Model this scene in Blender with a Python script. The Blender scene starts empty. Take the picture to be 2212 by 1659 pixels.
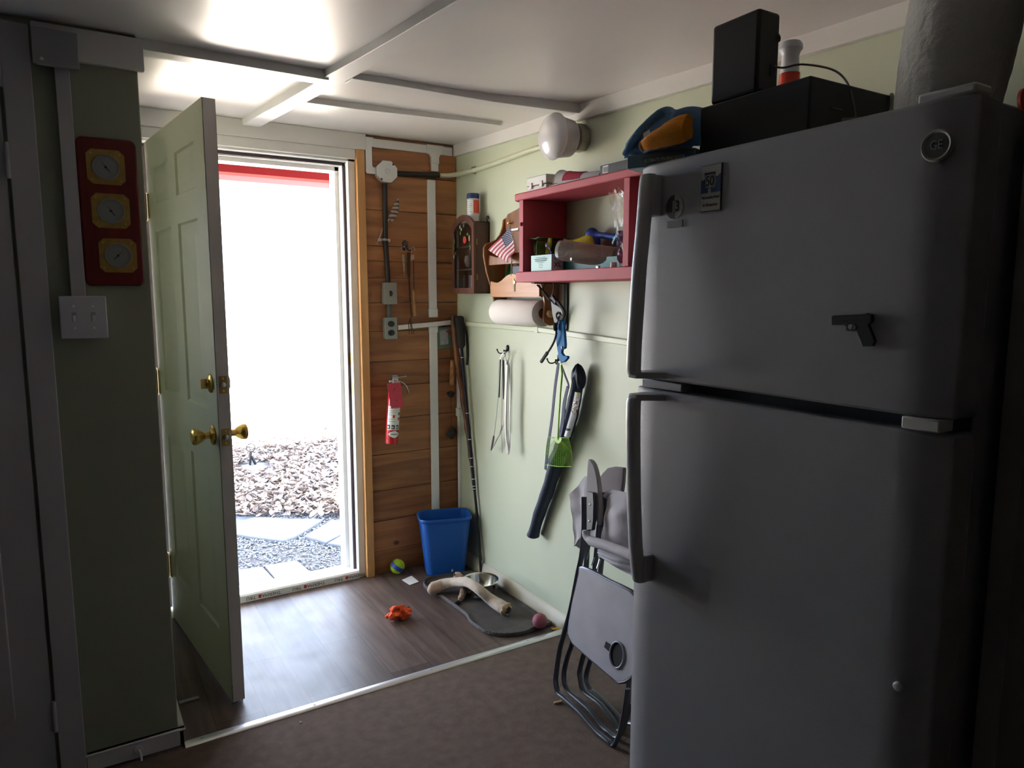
import bpy, bmesh, math, random
import numpy as np
from mathutils import Vector, Matrix
random.seed(7)
SC = bpy.context.scene
COL = SC.collection
PI = math.pi
# ---------------------------------------------------------------- camera
W, H, FPX = 2212, 1659, 1534.0
PITCH, YAW = math.radians(7.1158), math.radians(31.5)
CAM = Vector((-1.651, -3.234, 1.37))
cd = bpy.data.cameras.new('camera'); cam = bpy.data.objects.new('camera', cd); COL.objects.link(cam)
cam.location = CAM
cam.rotation_euler = (PI/2 - PITCH, 0, -YAW)
cd.sensor_width = 36; cd.lens = 36*FPX/W; cd.clip_start = .02; cd.clip_end = 500
SC.camera = cam
# ---------------------------------------------------------------- light
SC.view_settings.view_transform = 'Standard'; SC.view_settings.look = 'None'
SC.view_settings.gamma = 1; SC.view_settings.use_curve_mapping = False
SC.view_settings.exposure = 2.6
wd = bpy.data.worlds.new('World'); SC.world = wd; wd.use_nodes = True
wn = wd.node_tree.nodes; wl = wd.node_tree.links; wn.clear()
sky = wn.new('ShaderNodeTexSky'); sky.sky_type = 'HOSEK_WILKIE'; sky.turbidity = 3.5; sky.ground_albedo = .4
SUN_DIR = Vector((0.25, -0.72, 0.95)).normalized()      # towards the sun, high behind the house
sky.sun_direction = SUN_DIR
skm = wn.new('ShaderNodeMix'); skm.data_type = 'RGBA'; skm.inputs[0].default_value = .65
skm.inputs[7].default_value = (.70, .83, 1.05, 1)
bg = wn.new('ShaderNodeBackground'); bg.inputs[1].default_value = 3.4
wo = wn.new('ShaderNodeOutputWorld')
wl.new(sky.outputs[0], skm.inputs[6]); wl.new(skm.outputs[2], bg.inputs[0]); wl.new(bg.outputs[0], wo.inputs[0])
sd = bpy.data.lights.new('sun', 'SUN'); sd.energy = 25; sd.angle = .01; sd.color = (1, .91, .80)
so = bpy.data.objects.new('sun', sd); COL.objects.link(so)
so.rotation_euler = SUN_DIR.to_track_quat('Z', 'Y').to_euler(); so.location = (1, -3, 8)
# daylight through the door opening is sampled with a portal (it adds no light of its own)
pd = bpy.data.lights.new('door_portal', 'AREA'); pd.shape = 'RECTANGLE'; pd.size = .86; pd.size_y = 1.98
po = bpy.data.objects.new('door_portal', pd); COL.objects.link(po); po.location = (-.965, .16, 1.0); po.rotation_euler = (-PI/2, 0, 0)
pd.cycles.is_portal = True
pd2 = pd.copy(); pd2.name = 'window_portal'; pd2.size = .36; pd2.size_y = .98
po2 = bpy.data.objects.new('window_portal', pd2); COL.objects.link(po2); po2.location = (-2.18, .16, 1.43); po2.rotation_euler = (-PI/2, 0, 0)
SC.cycles.max_bounces = 10; SC.cycles.diffuse_bounces = 7; SC.cycles.glossy_bounces = 4
SC.cycles.transmission_bounces = 6; SC.cycles.transparent_max_bounces = 8
SC.cycles.use_denoising = True; SC.cycles.caustics_reflective = False; SC.cycles.caustics_refractive = False
SC.cycles.sample_clamp_indirect = 12

# ---------------------------------------------------------------- measuring: a point of the place on a known plane
FW = Vector((math.sin(YAW)*math.cos(PITCH), math.cos(YAW)*math.cos(PITCH), -math.sin(PITCH)))
RT = Vector((math.cos(YAW), -math.sin(YAW), 0)); UP = RT.cross(FW)
def hit(x, y, ax, v):
    r = FW*FPX + RT*(x-W/2) + UP*(H/2-y)
    return CAM + r*((v-CAM[ax])/r[ax])
def Fl(x, y, z=0.0): return hit(x, y, 2, z)      # on a level plane
def Ri(x, y, X=0.0): return hit(x, y, 0, X)      # on a plane parallel to the right wall
def Ba(x, y, Y=0.0): return hit(x, y, 1, Y)      # on a plane parallel to the back wall
def ceil_z(Y): return 2.100 + .033*Y

# ---------------------------------------------------------------- materials
def lin(c):
    return tuple(x if False else x for x in c)
def M(name, col, rough=.6, metal=0, noise=0, nscale=20, bump=0, bscale=80, spec=.5, trans=0, alpha=1, emis=None, coat=0, stretch=None, island=0, sheen=0):
    m = bpy.data.materials.new(name); m.use_nodes = True
    nt = m.node_tree; n = nt.nodes; l = nt.links; b = n['Principled BSDF']
    b.inputs['Base Color'].default_value = (*col, 1); b.inputs['Roughness'].default_value = rough
    b.inputs['Metallic'].default_value = metal; b.inputs['Specular IOR Level'].default_value = spec
    b.inputs['Transmission Weight'].default_value = trans; b.inputs['Alpha'].default_value = alpha
    b.inputs['Coat Weight'].default_value = coat
    if sheen: b.inputs['Sheen Weight'].default_value = sheen
    tc = n.new('ShaderNodeTexCoord'); mp = n.new('ShaderNodeMapping'); l.new(tc.outputs['Object'], mp.inputs[0])
    if stretch: mp.inputs['Scale'].default_value = stretch
    if noise or island:
        mx = n.new('ShaderNodeMix'); mx.data_type = 'RGBA'
        k = noise or island
        mx.inputs[6].default_value = (*[max(0, c*(1-k)) for c in col], 1)
        mx.inputs[7].default_value = (*[min(1, c*(1+k)) for c in col], 1)
        if island:
            g = n.new('ShaderNodeNewGeometry'); l.new(g.outputs['Random Per Island'], mx.inputs[0])
        else:
            t = n.new('ShaderNodeTexNoise'); t.inputs['Scale'].default_value = nscale; t.inputs['Detail'].default_value = 5
            l.new(mp.outputs[0], t.inputs[0])
            mr = n.new('ShaderNodeMapRange'); mr.inputs[1].default_value = .3; mr.inputs[2].default_value = .7
            l.new(t.outputs['Fac'], mr.inputs[0]); l.new(mr.outputs[0], mx.inputs[0])
        l.new(mx.outputs[2], b.inputs['Base Color'])
    if bump:
        t2 = n.new('ShaderNodeTexNoise'); t2.inputs['Scale'].default_value = bscale; t2.inputs['Detail'].default_value = 4
        l.new(mp.outputs[0], t2.inputs[0])
        bp = n.new('ShaderNodeBump'); bp.inputs['Strength'].default_value = bump; bp.inputs['Distance'].default_value = .004
        l.new(t2.outputs['Fac'], bp.inputs['Height']); l.new(bp.outputs[0], b.inputs['Normal'])
    if emis:
        b.inputs['Emission Color'].default_value = (*emis, 1); b.inputs['Emission Strength'].default_value = 1
    return m
def M_wood(name, c0, c1, axis='X', rough=.5, scale=1.0, knots=True):
    m = bpy.data.materials.new(name); m.use_nodes = True
    nt = m.node_tree; n = nt.nodes; l = nt.links; b = n['Principled BSDF']; b.inputs['Roughness'].default_value = rough
    tc = n.new('ShaderNodeTexCoord'); mp = n.new('ShaderNodeMapping'); l.new(tc.outputs['Object'], mp.inputs[0])
    s = {'X': (1.2, 12, 12), 'Y': (12, 1.2, 12), 'Z': (12, 12, 1.2)}[axis]
    mp.inputs['Scale'].default_value = tuple(a*scale for a in s)
    t = n.new('ShaderNodeTexNoise'); t.inputs['Scale'].default_value = 2.2; t.inputs['Detail'].default_value = 8; t.inputs['Distortion'].default_value = .6
    l.new(mp.outputs[0], t.inputs[0])
    rp = n.new('ShaderNodeValToRGB'); rp.color_ramp.elements[0].position = .3; rp.color_ramp.elements[1].position = .72
    rp.color_ramp.elements[0].color = (*c0, 1); rp.color_ramp.elements[1].color = (*c1, 1)
    g = n.new('ShaderNodeNewGeometry')
    ad = n.new('ShaderNodeMath'); ad.operation = 'MULTIPLY_ADD'; ad.inputs[1].default_value = .25; 
    l.new(g.outputs['Random Per Island'], ad.inputs[0]); 
    sb = n.new('ShaderNodeMath'); sb.operation = 'SUBTRACT'; sb.inputs[1].default_value = .12
    l.new(t.outputs['Fac'], sb.inputs[0]); l.new(sb.outputs[0], ad.inputs[2]); l.new(ad.outputs[0], rp.inputs[0])
    out = rp.outputs[0]
    if knots:
        v = n.new('ShaderNodeTexVoronoi'); v.inputs['Scale'].default_value = 5.5; v.inputs['Randomness'].default_value = 1
        mp2 = n.new('ShaderNodeMapping'); l.new(tc.outputs['Object'], mp2.inputs[0])
        s2 = {'X': (.8, 1, 1.1), 'Y': (1, .8, 1.1), 'Z': (1.1, 1.1, .8)}[axis]; mp2.inputs['Scale'].default_value = s2
        l.new(mp2.outputs[0], v.inputs[0])
        mr = n.new('ShaderNodeMapRange'); mr.inputs[1].default_value = .05; mr.inputs[2].default_value = .10
        l.new(v.outputs['Distance'], mr.inputs[0])
        mx = n.new('ShaderNodeMix'); mx.data_type = 'RGBA'; mx.inputs[6].default_value = (*[c*.3 for c in c0], 1)
        l.new(mr.outputs[0], mx.inputs[0]); l.new(out, mx.inputs[7]); out = mx.outputs[2]
    l.new(out, b.inputs['Base Color'])
    bp = n.new('ShaderNodeBump'); bp.inputs['Strength'].default_value = .15; bp.inputs['Distance'].default_value = .002
    l.new(t.outputs['Fac'], bp.inputs['Height']); l.new(bp.outputs[0], b.inputs['Normal'])
    return m

# ---------------------------------------------------------------- mesh builder
def V(*a): return Vector(a)
class MB:
    def __init__(s): s.v = []; s.f = []; s.m = []
    def add(s, vs, fs, mi=0):
        k = len(s.v); s.v += [tuple(x) for x in vs]
        for f in fs: s.f.append(tuple(i+k for i in f)); s.m.append(mi)
        return s
    def box(s, x0, x1, y0, y1, z0, z1, mi=0):
        vs = [(x, y, z) for x in (x0, x1) for y in (y0, y1) for z in (z0, z1)]
        return s.add(vs, [(0, 1, 3, 2), (4, 6, 7, 5), (0, 4, 5, 1), (2, 3, 7, 6), (0, 2, 6, 4), (1, 5, 7, 3)], mi)
    def obox(s, c, u, v, w, mi=0):
        c = Vector(c); u = Vector(u); v = Vector(v); w = Vector(w)
        vs = [c+u*a+v*b+w*d for a in (-1, 1) for b in (-1, 1) for d in (-1, 1)]
        return s.add(vs, [(0, 1, 3, 2), (4, 6, 7, 5), (0, 4, 5, 1), (2, 3, 7, 6), (0, 2, 6, 4), (1, 5, 7, 3)], mi)
    def prism(s, pts, off, mi=0):
        pts = [Vector(p) for p in pts]; off = Vector(off); n = len(pts)
        vs = pts+[p+off for p in pts]
        fs = [tuple(range(n))[::-1], tuple(range(n, 2*n))]+[(i, (i+1) % n, n+(i+1) % n, n+i) for i in range(n)]
        return s.add(vs, fs, mi)
    def tube(s, path, r, n=10, closed=False, flat=1.0, mi=0, up=None, caps=True):
        P = [Vector(p) for p in path]; N = len(P)
        rr = list(r) if hasattr(r, '__len__') else [r]*N
        T = []
        for i in range(N):
            if closed: t = P[(i+1) % N]-P[i-1]
            else: t = P[min(i+1, N-1)]-P[max(i-1, 0)]
            T.append(t.normalized())
        nrm = Vector(up) if up else (Vector((0, 0, 1)) if abs(T[0].z) < .9 else Vector((1, 0, 0)))
        vs = []
        for i in range(N):
            nrm = (nrm-T[i]*nrm.dot(T[i])).normalized(); bn = T[i].cross(nrm)
            for k in range(n):
                a = 2*PI*k/n; vs.append(P[i]+nrm*(math.cos(a)*rr[i])+bn*(math.sin(a)*rr[i]*flat))
        fs = []
        for i in range(N if closed else N-1):
            j = (i+1) % N
            for k in range(n): k2 = (k+1) % n; fs.append((i*n+k, i*n+k2, j*n+k2, j*n+k))
        if not closed and caps: fs += [tuple(range(n))[::-1], tuple((N-1)*n+k for k in range(n))]
        return s.add(vs, fs, mi)
    def lathe(s, o, ax, prof, n=24, mi=0, sx=1.0, u=None):
        o = Vector(o); ax = Vector(ax).normalized()
        if u is None: u = Vector((0, 0, 1)) if abs(ax.z) < .9 else Vector((1, 0, 0))
        u = Vector(u); u = (u-ax*u.dot(ax)).normalized(); w = ax.cross(u); vs = []
        for (r, h) in prof:
            for k in range(n):
                a = 2*PI*k/n; vs.append(o+ax*h+u*(math.cos(a)*max(r, 1e-5)*sx)+w*(math.sin(a)*max(r, 1e-5)))
        fs = [(i*n+k, i*n+(k+1) % n, (i+1)*n+(k+1) % n, (i+1)*n+k) for i in range(len(prof)-1) for k in range(n)]
        if prof[0][0] > 1e-4: fs.append(tuple(range(n))[::-1])
        if prof[-1][0] > 1e-4: fs.append(tuple((len(prof)-1)*n+k for k in range(n)))
        return s.add(vs, fs, mi)
    def cyl(s, a, b, r, r2=None, n=18, mi=0):
        a = Vector(a); b = Vector(b); d = b-a
        return s.lathe(a, d, [(r, 0), (r if r2 is None else r2, d.length)], n, mi)
    def sphere(s, c, r, n=16, mi=0, ax=(0, 0, 1), k=1.0):
        m = n//2+1
        return s.lathe(c, ax, [(r*math.sin(PI*i/(m-1)), -r*k*math.cos(PI*i/(m-1))) for i in range(m)], n, mi)
    def grid(s, fn, nu, nv, mi=0, th=None):
        vs = [Vector(fn(i/nu, j/nv)) for i in range(nu+1) for j in range(nv+1)]
        fs = [(i*(nv+1)+j, (i+1)*(nv+1)+j, (i+1)*(nv+1)+j+1, i*(nv+1)+j+1) for i in range(nu) for j in range(nv)]
        return s.add(vs, fs, mi)
    def build(s, name, mat, parent=None, bevel=0, seg=2, ang=38, solid=0, sub=0):
        me = bpy.data.meshes.new(name); me.from_pydata(s.v, [], s.f)
        mats = mat if isinstance(mat, (list, tuple)) else [mat]
        for m in mats: me.materials.append(m)
        if len(mats) > 1: me.polygons.foreach_set('material_index', s.m)
        bm = bmesh.new(); bm.from_mesh(me)
        bmesh.ops.remove_doubles(bm, verts=bm.verts, dist=2e-6)
        bmesh.ops.recalc_face_normals(bm, faces=bm.faces)
        lim = math.radians(ang)
        for f in bm.faces: f.smooth = True
        for e in bm.edges:
            if len(e.link_faces) != 2 or e.calc_face_angle(0) > lim: e.smooth = False
        bm.to_mesh(me); bm.free(); me.update()
        o = bpy.data.objects.new(name, me); COL.objects.link(o)
        if solid:
            md = o.modifiers.new('solid', 'SOLIDIFY'); md.thickness = solid; md.offset = 0
        if sub:
            md = o.modifiers.new('sub', 'SUBSURF'); md.levels = sub; md.render_levels = sub
        if bevel:
            md = o.modifiers.new('bevel', 'BEVEL'); md.width = bevel; md.segments = seg; md.limit_method = 'ANGLE'; md.angle_limit = math.radians(40)
            md.harden_normals = False
        if parent is not None:
            o.parent = parent; o.matrix_parent_inverse = Matrix.Translation(parent.location).inverted() if parent.type == 'EMPTY' else Matrix()
        return o
def tag(o, label=None, cat=None, group=None, kind=None):
    if label: o['label'] = label
    if cat: o['category'] = cat
    if group: o['group'] = group
    if kind: o['kind'] = kind
    return o
def E(name, label, cat, loc=(0, 0, 0), group=None, kind=None):
    o = bpy.data.objects.new(name, None); COL.objects.link(o); o.location = loc; o.empty_display_size = .05
    return tag(o, label, cat, group, kind)
def struct(o): o['kind'] = 'structure'; return o
def text(name, s, size, mat, parent, o, xdir, ydir, ext=.0004, align='CENTER', sx=1.0, bold=0):
    """lettering as a mesh: s drawn from o, along xdir, letters standing along ydir"""
    c = bpy.data.curves.new('t', 'FONT'); c.body = s; c.size = size; c.align_x = align; c.align_y = 'CENTER'; c.extrude = ext; c.offset = bold
    c.resolution_u = 3
    t = bpy.data.objects.new('t', c); COL.objects.link(t)
    dg = bpy.context.evaluated_depsgraph_get(); me = bpy.data.meshes.new_from_object(t.evaluated_get(dg))
    bpy.data.objects.remove(t); bpy.data.curves.remove(c)
    x = Vector(xdir).normalized(); y = Vector(ydir); y = (y-x*y.dot(x)).normalized(); z = x.cross(y); o = Vector(o)
    for v in me.vertices: p = v.co; v.co = o+x*(p.x*sx)+y*p.y+z*p.z
    me.materials.clear(); me.materials.append(mat); me.name = name
    ob = bpy.data.objects.new(name, me); COL.objects.link(ob)
    if parent is not None:
        ob.parent = parent; ob.matrix_parent_inverse = Matrix.Translation(parent.location).inverted() if parent.type == 'EMPTY' else Matrix()
    return ob
def smooth(pts, k=4, closed=False):
    P = [Vector(p) for p in pts]; n = len(P); out = []
    rng = range(n) if closed else range(n-1)
    for i in rng:
        if closed: a, b, c, d = P[i-1], P[i], P[(i+1) % n], P[(i+2) % n]
        else: a, b, c, d = P[max(i-1, 0)], P[i], P[i+1], P[min(i+2, n-1)]
        for j in range(k):
            t = j/k
            out.append(.5*((2*b)+(c-a)*t+(2*a-5*b+4*c-d)*t*t+(3*b-a-3*c+d)*t**3))
    if not closed: out.append(P[-1])
    return out
def ribbon(path, w, th, up, mi=0, mb=None):
    """a flat strap along a path: width w along 'up', thickness th"""
    mb = mb or MB(); P = [Vector(p) for p in path]; u = Vector(up).normalized(); n = len(P); vs = []
    ww = list(w) if hasattr(w, '__len__') else [w]*n
    for i in range(n):
        t = (P[min(i+1, n-1)]-P[max(i-1, 0)]).normalized(); s = (u-t*u.dot(t)).normalized(); q = t.cross(s)
        for a, b in ((-1, -1), (1, -1), (1, 1), (-1, 1)): vs.append(P[i]+s*(a*ww[i]/2)+q*(b*th/2))
    fs = [(i*4+k, i*4+(k+1) % 4, (i+1)*4+(k+1) % 4, (i+1)*4+k) for i in range(n-1) for k in range(4)]
    fs += [(3, 2, 1, 0), tuple((n-1)*4+k for k in range(4))]
    return mb.add(vs, fs, mi)

# ---------------------------------------------------------------- shared materials
m_greend = M('green wall paint, old coat', (.31, .33, .245), .5, noise=.03, nscale=3)  # same green paint as the other walls, partition's shade put into the colour
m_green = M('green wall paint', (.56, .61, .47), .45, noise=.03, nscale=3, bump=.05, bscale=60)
m_greenpipe = M('green painted metal', (.58, .62, .47), .4)
m_white = M('grey white gloss paint', (.50, .49, .51), .4, noise=.03, nscale=4, bump=.04, bscale=30)  # white paint toned down, the shade around the partition is in the colour
m_ceil = M('ceiling paint', (.74, .71, .69), .33, noise=.03, nscale=2, bump=.10, bscale=5)
m_wtrim = M('white trim', (.72, .71, .70), .4)
m_vinylwhite = M('white plastic', (.80, .80, .80), .35)
m_panel = M_wood('stained pine boards', (.21, .078, .027), (.44, .19, .07), 'X', .45)
m_post = M_wood('tan pine', (.50, .24, .08), (.68, .38, .16), 'Z', .5, knots=False)
m_black = M('black plastic', (.012, .012, .013), .4)
m_blackmet = M('black iron', (.02, .02, .02), .45, metal=.3)
m_dark = M('dark rubber', (.03, .026, .03), .6)
m_steel = M('brushed steel', (.55, .55, .57), .28, metal=1)
m_zinc = M('galvanised zinc', (.6, .61, .62), .45, metal=.7)
m_brass = M('brass', (.72, .47, .13), .28, metal=1)
m_brassdull = M('dull brass', (.42, .30, .08), .5, metal=.35)
m_print = M('dark print', (.03, .03, .035), .6)
m_printred = M('red print', (.6, .03, .04), .6)
# ================================================================ STRUCTURE
PY = -.965      # face of the dark partition
PX = -1.462     # its free end
OX0, OX1, OZ = -1.385, -.548, 1.975     # door opening
# vinyl plank floor
def mat_planks():
    m = bpy.data.materials.new('vinyl planks'); m.use_nodes = True
    n = m.node_tree.nodes; l = m.node_tree.links; b = n['Principled BSDF']; b.inputs['Roughness'].default_value = .34; b.inputs['Specular IOR Level'].default_value = .36
    tc = n.new('ShaderNodeTexCoord'); mp = n.new('ShaderNodeMapping'); l.new(tc.outputs['Object'], mp.inputs[0])
    mp.inputs['Rotation'].default_value = (0, 0, PI/2)
    br = n.new('ShaderNodeTexBrick'); br.inputs['Scale'].default_value = 1; br.inputs['Brick Width'].default_value = .92; br.inputs['Row Height'].default_value = .15
    br.inputs['Mortar Size'].default_value = .0012; br.offset = .37
    br.inputs['Color1'].default_value = (.075, .05, .042, 1); br.inputs['Color2'].default_value = (.13, .09, .075, 1); br.inputs['Mortar'].default_value = (.03, .02, .015, 1)
    l.new(mp.outputs[0], br.inputs[0])
    m2 = n.new('ShaderNodeMapping'); m2.inputs['Scale'].default_value = (14, 1.3, 1); l.new(tc.outputs['Object'], m2.inputs[0])
    t = n.new('ShaderNodeTexNoise'); t.inputs['Scale'].default_value = 2.5; t.inputs['Detail'].default_value = 7; t.inputs['Distortion'].default_value = .4; l.new(m2.outputs[0], t.inputs[0])
    mr = n.new('ShaderNodeMapRange'); mr.inputs[1].default_value = .3; mr.inputs[2].default_value = .7; mr.inputs[3].default_value = .62; mr.inputs[4].default_value = 1.3; l.new(t.outputs['Fac'], mr.inputs[0])
    mx = n.new('ShaderNodeMix'); mx.data_type = 'RGBA'; mx.blend_type = 'MULTIPLY'; mx.inputs[0].default_value = 1
    l.new(br.outputs[0], mx.inputs[6]); l.new(mr.outputs[0], mx.inputs[7]); l.new(mx.outputs[2], b.inputs['Base Color'])
    t3 = n.new('ShaderNodeTexNoise'); t3.inputs['Scale'].default_value = 9; t3.inputs['Detail'].default_value = 6; l.new(tc.outputs['Object'], t3.inputs[0])
    r3 = n.new('ShaderNodeMapRange'); r3.inputs[3].default_value = .28; r3.inputs[4].default_value = .52; l.new(t3.outputs['Fac'], r3.inputs[0]); l.new(r3.outputs[0], b.inputs['Roughness'])
    bp = n.new('ShaderNodeBump'); bp.inputs['Strength'].default_value = .12; bp.inputs['Distance'].default_value = .002; l.new(t.outputs['Fac'], bp.inputs['Height']); l.new(bp.outputs[0], b.inputs['Normal'])
    return m
struct(MB().box(-2.59, -.002, -1.0, -.0, -.06, 0).build('floor', mat_planks()))
m_carpet = M('brown carpet', (.165, .12, .098), .95, noise=.14, nscale=26, bump=.9, bscale=330, spec=.1)
ca = MB().box(-4.19, -.002, -5.59, -1.0, -.06, .002).build('carpet', m_carpet); tag(ca, 'brown low pile carpet covering the room floor in the foreground', 'carpet')
# metal threshold strip between the two floors
st = MB(); a0, a1 = Fl(410, 1605), Fl(1216, 1364)
prof = [(-.019, .0025), (-.014, .0065), (0, .008), (.014, .0065), (.019, .0025)]
vs = []
for X in (-1.449, -.012):
    for dy, dz in prof: vs.append((X, -.985+dy, dz))
st.add(vs, [(i, i+1, 6+i, 5+i) for i in range(4)]+[(0, 5, 9, 4), (0, 1, 2, 3, 4), (9, 8, 7, 6, 5)])
stp = st.build('threshold_strip', M('aluminium strip', (.78, .78, .80), .3, metal=.75)); tag(stp, 'silver metal transition strip where the planks meet the carpet', 'floor strip')
for X in (-1.40, -1.05, -.62, -.2): MB().lathe((X, -.985, .0075), (0, 0, 1), [(.005, 0), (.004, .0015), (0, .002)], 10).build('screw', m_zinc, stp)
# walls
w = MB().box(0, .14, -5.6, .14, -.06, 2.6).build('wall_right', m_green); struct(w)
bw = MB()                                          # back wall behind boards, around the opening
bw.box(-2.6, -2.36, 0, .14, -.2, 2.6); bw.box(-2.0, OX0-.035, 0, .14, -.2, 2.6); bw.box(-2.36, -2.0, 0, .14, -.2, .97); bw.box(-2.36, -2.0, 0, .14, 1.89, 2.6); bw.box(OX1+.033, .0, 0.0, .14, -.2, 2.6); bw.box(OX0-.035, OX1+.033, 0, .14, OZ+.03, 2.6); bw.box(OX0-.035, OX1+.033, 0, .14, -.2, -.0)
struct(bw.build('wall_back', m_green))
# stained boards right of the door
seams = [0, .115, .268, .42, .60, .775, .935, 1.055, 1.20, 1.335, 1.45, 1.53, 1.60, 1.765, 1.93, 2.098]
bd = MB()
for i in range(len(seams)-1): bd.box(-.476, -.001, -.012-.0015*(i % 2), -.0005, seams[i]+.001, seams[i+1]-.001)
struct(bd.build('trim_1', m_panel, bevel=.0012, seg=1)); 
struct(MB().prism([(-.4775, -.001, 0), (-.515, -.001, 0), (-.515, -.001, 2.028), (-.4775, -.001, 2.028)], (0, -.032, 0)).build('trim_2', m_post, bevel=.002))
# header boards over the door
struct(MB().box(-2.59, -.470, -.034, -.001, 2.028, 2.099).build('trim_3', m_wtrim, bevel=.002))
struct(MB().box(-1.63, -.5155, -.022, -.001, 1.985, 2.028).build('trim_4', m_wtrim, bevel=.002))
# door frame: jambs, stops, weatherstrip, sill
fr = MB(); JY = .15
fr.box(OX1, -.5155, -.004, JY, 0, 2.006); fr.box(OX0-.034, OX0, -.004, JY, 0, 2.006); fr.box(OX0-.034, -.5155, -.004, JY, OZ, 2.006)
fr.box(OX1-.012, OX1, .048, JY, 0, OZ); fr.box(OX0, OX0+.012, .048, JY, 0, OZ); fr.box(OX0, OX1, .048, JY, OZ-.012, OZ)
fr.box(OX1-.03, OX1, .10, JY+.03, 0, OZ); fr.box(OX0, OX0+.03, .10, JY+.03, 0, OZ); fr.box(OX0, OX1, .10, JY+.03, OZ-.03, OZ)
frame = fr.build('door_frame', m_wtrim, bevel=.0015); struct(frame)
ws = MB()
ws.box(OX1-.013, OX1-.001, .034, .047, .02, OZ-.014); ws.box(OX0+.001, OX0+.013, .034, .047, .02, OZ-.014); ws.box(OX0+.013, OX1-.013, .034, .047, OZ-.014, OZ-.001)
ws.build('weatherstrip', M('brown vinyl seal', (.055, .035, .04), .5), frame, bevel=.003)
for zc, hh in ((1.045, .028), (.93, .03), (1.035, .012)):
    pass
sp = MB(); sp.box(OX1-.0025, OX1-.0005, .006, .030, 1.045, 1.10); sp.build('strike_plate', m_brass, frame)
sp = MB(); sp.box(OX1-.0025, OX1-.0005, .006, .030, .905, .965); sp.build('strike_plate', m_brass, frame)
# sill with maker's lettering
sl = MB(); sl.prism([(OX0, -.012, .001), (OX0, -.012, .030), (OX0, -.004, .037), (OX0, .06, .030), (OX0, .19, .004), (OX0, .19, -.03), (OX0, -.001, -.03), (OX0, -.001, .001)], (OX1-OX0, 0, 0))
sill = sl.build('door_sill', M('white sill', (.80, .80, .79), .35)); struct(sill)
for X in (-.60, -.80, -1.005, -1.21):
    text('sill_lettering', 'THERMA', .021, m_print, sill, (X-.0+.038, -.0122, .0155), (-1, 0, 0), (0, 0, -1), sx=1.05)
    MB().box(X-.019, X-.0065, -.0126, -.0119, .008, .0235).build('sill_mark', m_printred, sill)
    text('sill_lettering', 'TRU', .021, m_print, sill, (X-.052, -.0122, .0155), (-1, 0, 0), (0, 0, -1), sx=1.05)
# dark partition on the left, end return, casing
pt = MB(); pt.box(-4.2, PX, PY, PY+.17, 0, 2.3)
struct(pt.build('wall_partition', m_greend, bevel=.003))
bb = MB(); bb.box(-1.705, PX+.014, PY-.014, PY, .002, .056); bb.box(PX, PX+.014, PY-.014, PY+.185, .002, .056); bb.box(-1.709, PX+.018, PY-.018, PY, .049, .056)
struct(bb.build('baseboard_left', m_wtrim, bevel=.002))
cs = MB(); cs.box(-1.768, -1.706, PY-.016, PY, 0, 2.05); cs.box(-2.7, -1.768, PY-.016, PY, 1.890, 2.05)
struct(cs.build('trim_5', m_white, bevel=.002))
struct(MB().box(-1.70, PX+.016, PY-.020, PY, 1.976, 2.06).build('trim_6', m_wtrim, bevel=.003))
# panelled left door with a painted hinge
ld = MB(); ld.box(-2.55, -1.776, PY-.010, PY-.001, .012, 1.882)
for z0, z1 in ((.22, .80), (.98, 1.76)):
    for x0, x1 in ((-1.83-.21, -1.86+.0), ):
        ld.box(x0, x1, PY-.017, PY-.010, z0, z1)
door2 = struct(ld.build('door_2', m_white, bevel=.004))
for z in (1.71, .20):
    h = MB(); h.cyl((-1.772, PY-.017, z-.045), (-1.772, PY-.017, z+.045), .0055, n=10); h.box(-1.772, -1.752, PY-.0175, PY-.014, z-.04, z+.04)
    h.build('hinge', m_white, door2)
# window added out of view behind the partition to light the door face
wf = MB()
for a in ((-2.36, -2.32, .97, 1.89), (-2.04, -2.0, .97, 1.89), (-2.32, -2.04, .97, 1.01), (-2.32, -2.04, 1.85, 1.89), (-2.32, -2.04, 1.41, 1.44)): wf.box(a[0], a[1], .03, .10, a[2], a[3])
wfo = struct(wf.build('added_window', m_wtrim, bevel=.002))
pane = MB().box(-2.32, -2.04, .062, .066, 1.01, 1.85).build('pane', M('window glass', (.9, .95, .95), .05, alpha=.12), wfo)
# spring door stop on the left baseboard
ds = MB(); ds.cyl((-1.573, PY-.014, .030), (-1.573, PY-.020, .030), .012); ds.tube([(-1.573, PY-.018, .03), (-1.570, PY-.03, .026), (-1.568, PY-.034, .012), (-1.568, PY-.035, .003)], .0035, 8)
tag(ds.build('door_stop', m_vinylwhite), 'small white bent stop on the low left baseboard', 'door stop')
# remaining shell: walls behind the camera, roof, outside wall
m_dkw = M_wood('made up dark panelling', (.05, .03, .02), (.10, .06, .04), 'Z', .5, knots=False)  # dark wood made up for the unseen walls to hold down bounced light
sh = MB(); sh.box(-4.3, -4.2, -5.6, PY+.1, -.06, 2.6); struct(sh.build('wall_left', m_dkw))
struct(MB().box(-4.3, .14, -5.7, -5.6, -.06, 2.6).build('wall_front', m_dkw))
struct(MB().box(-2.7, -2.6, PY+.1, .14, -.2, 2.6).build('wall_closet', m_green))
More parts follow.
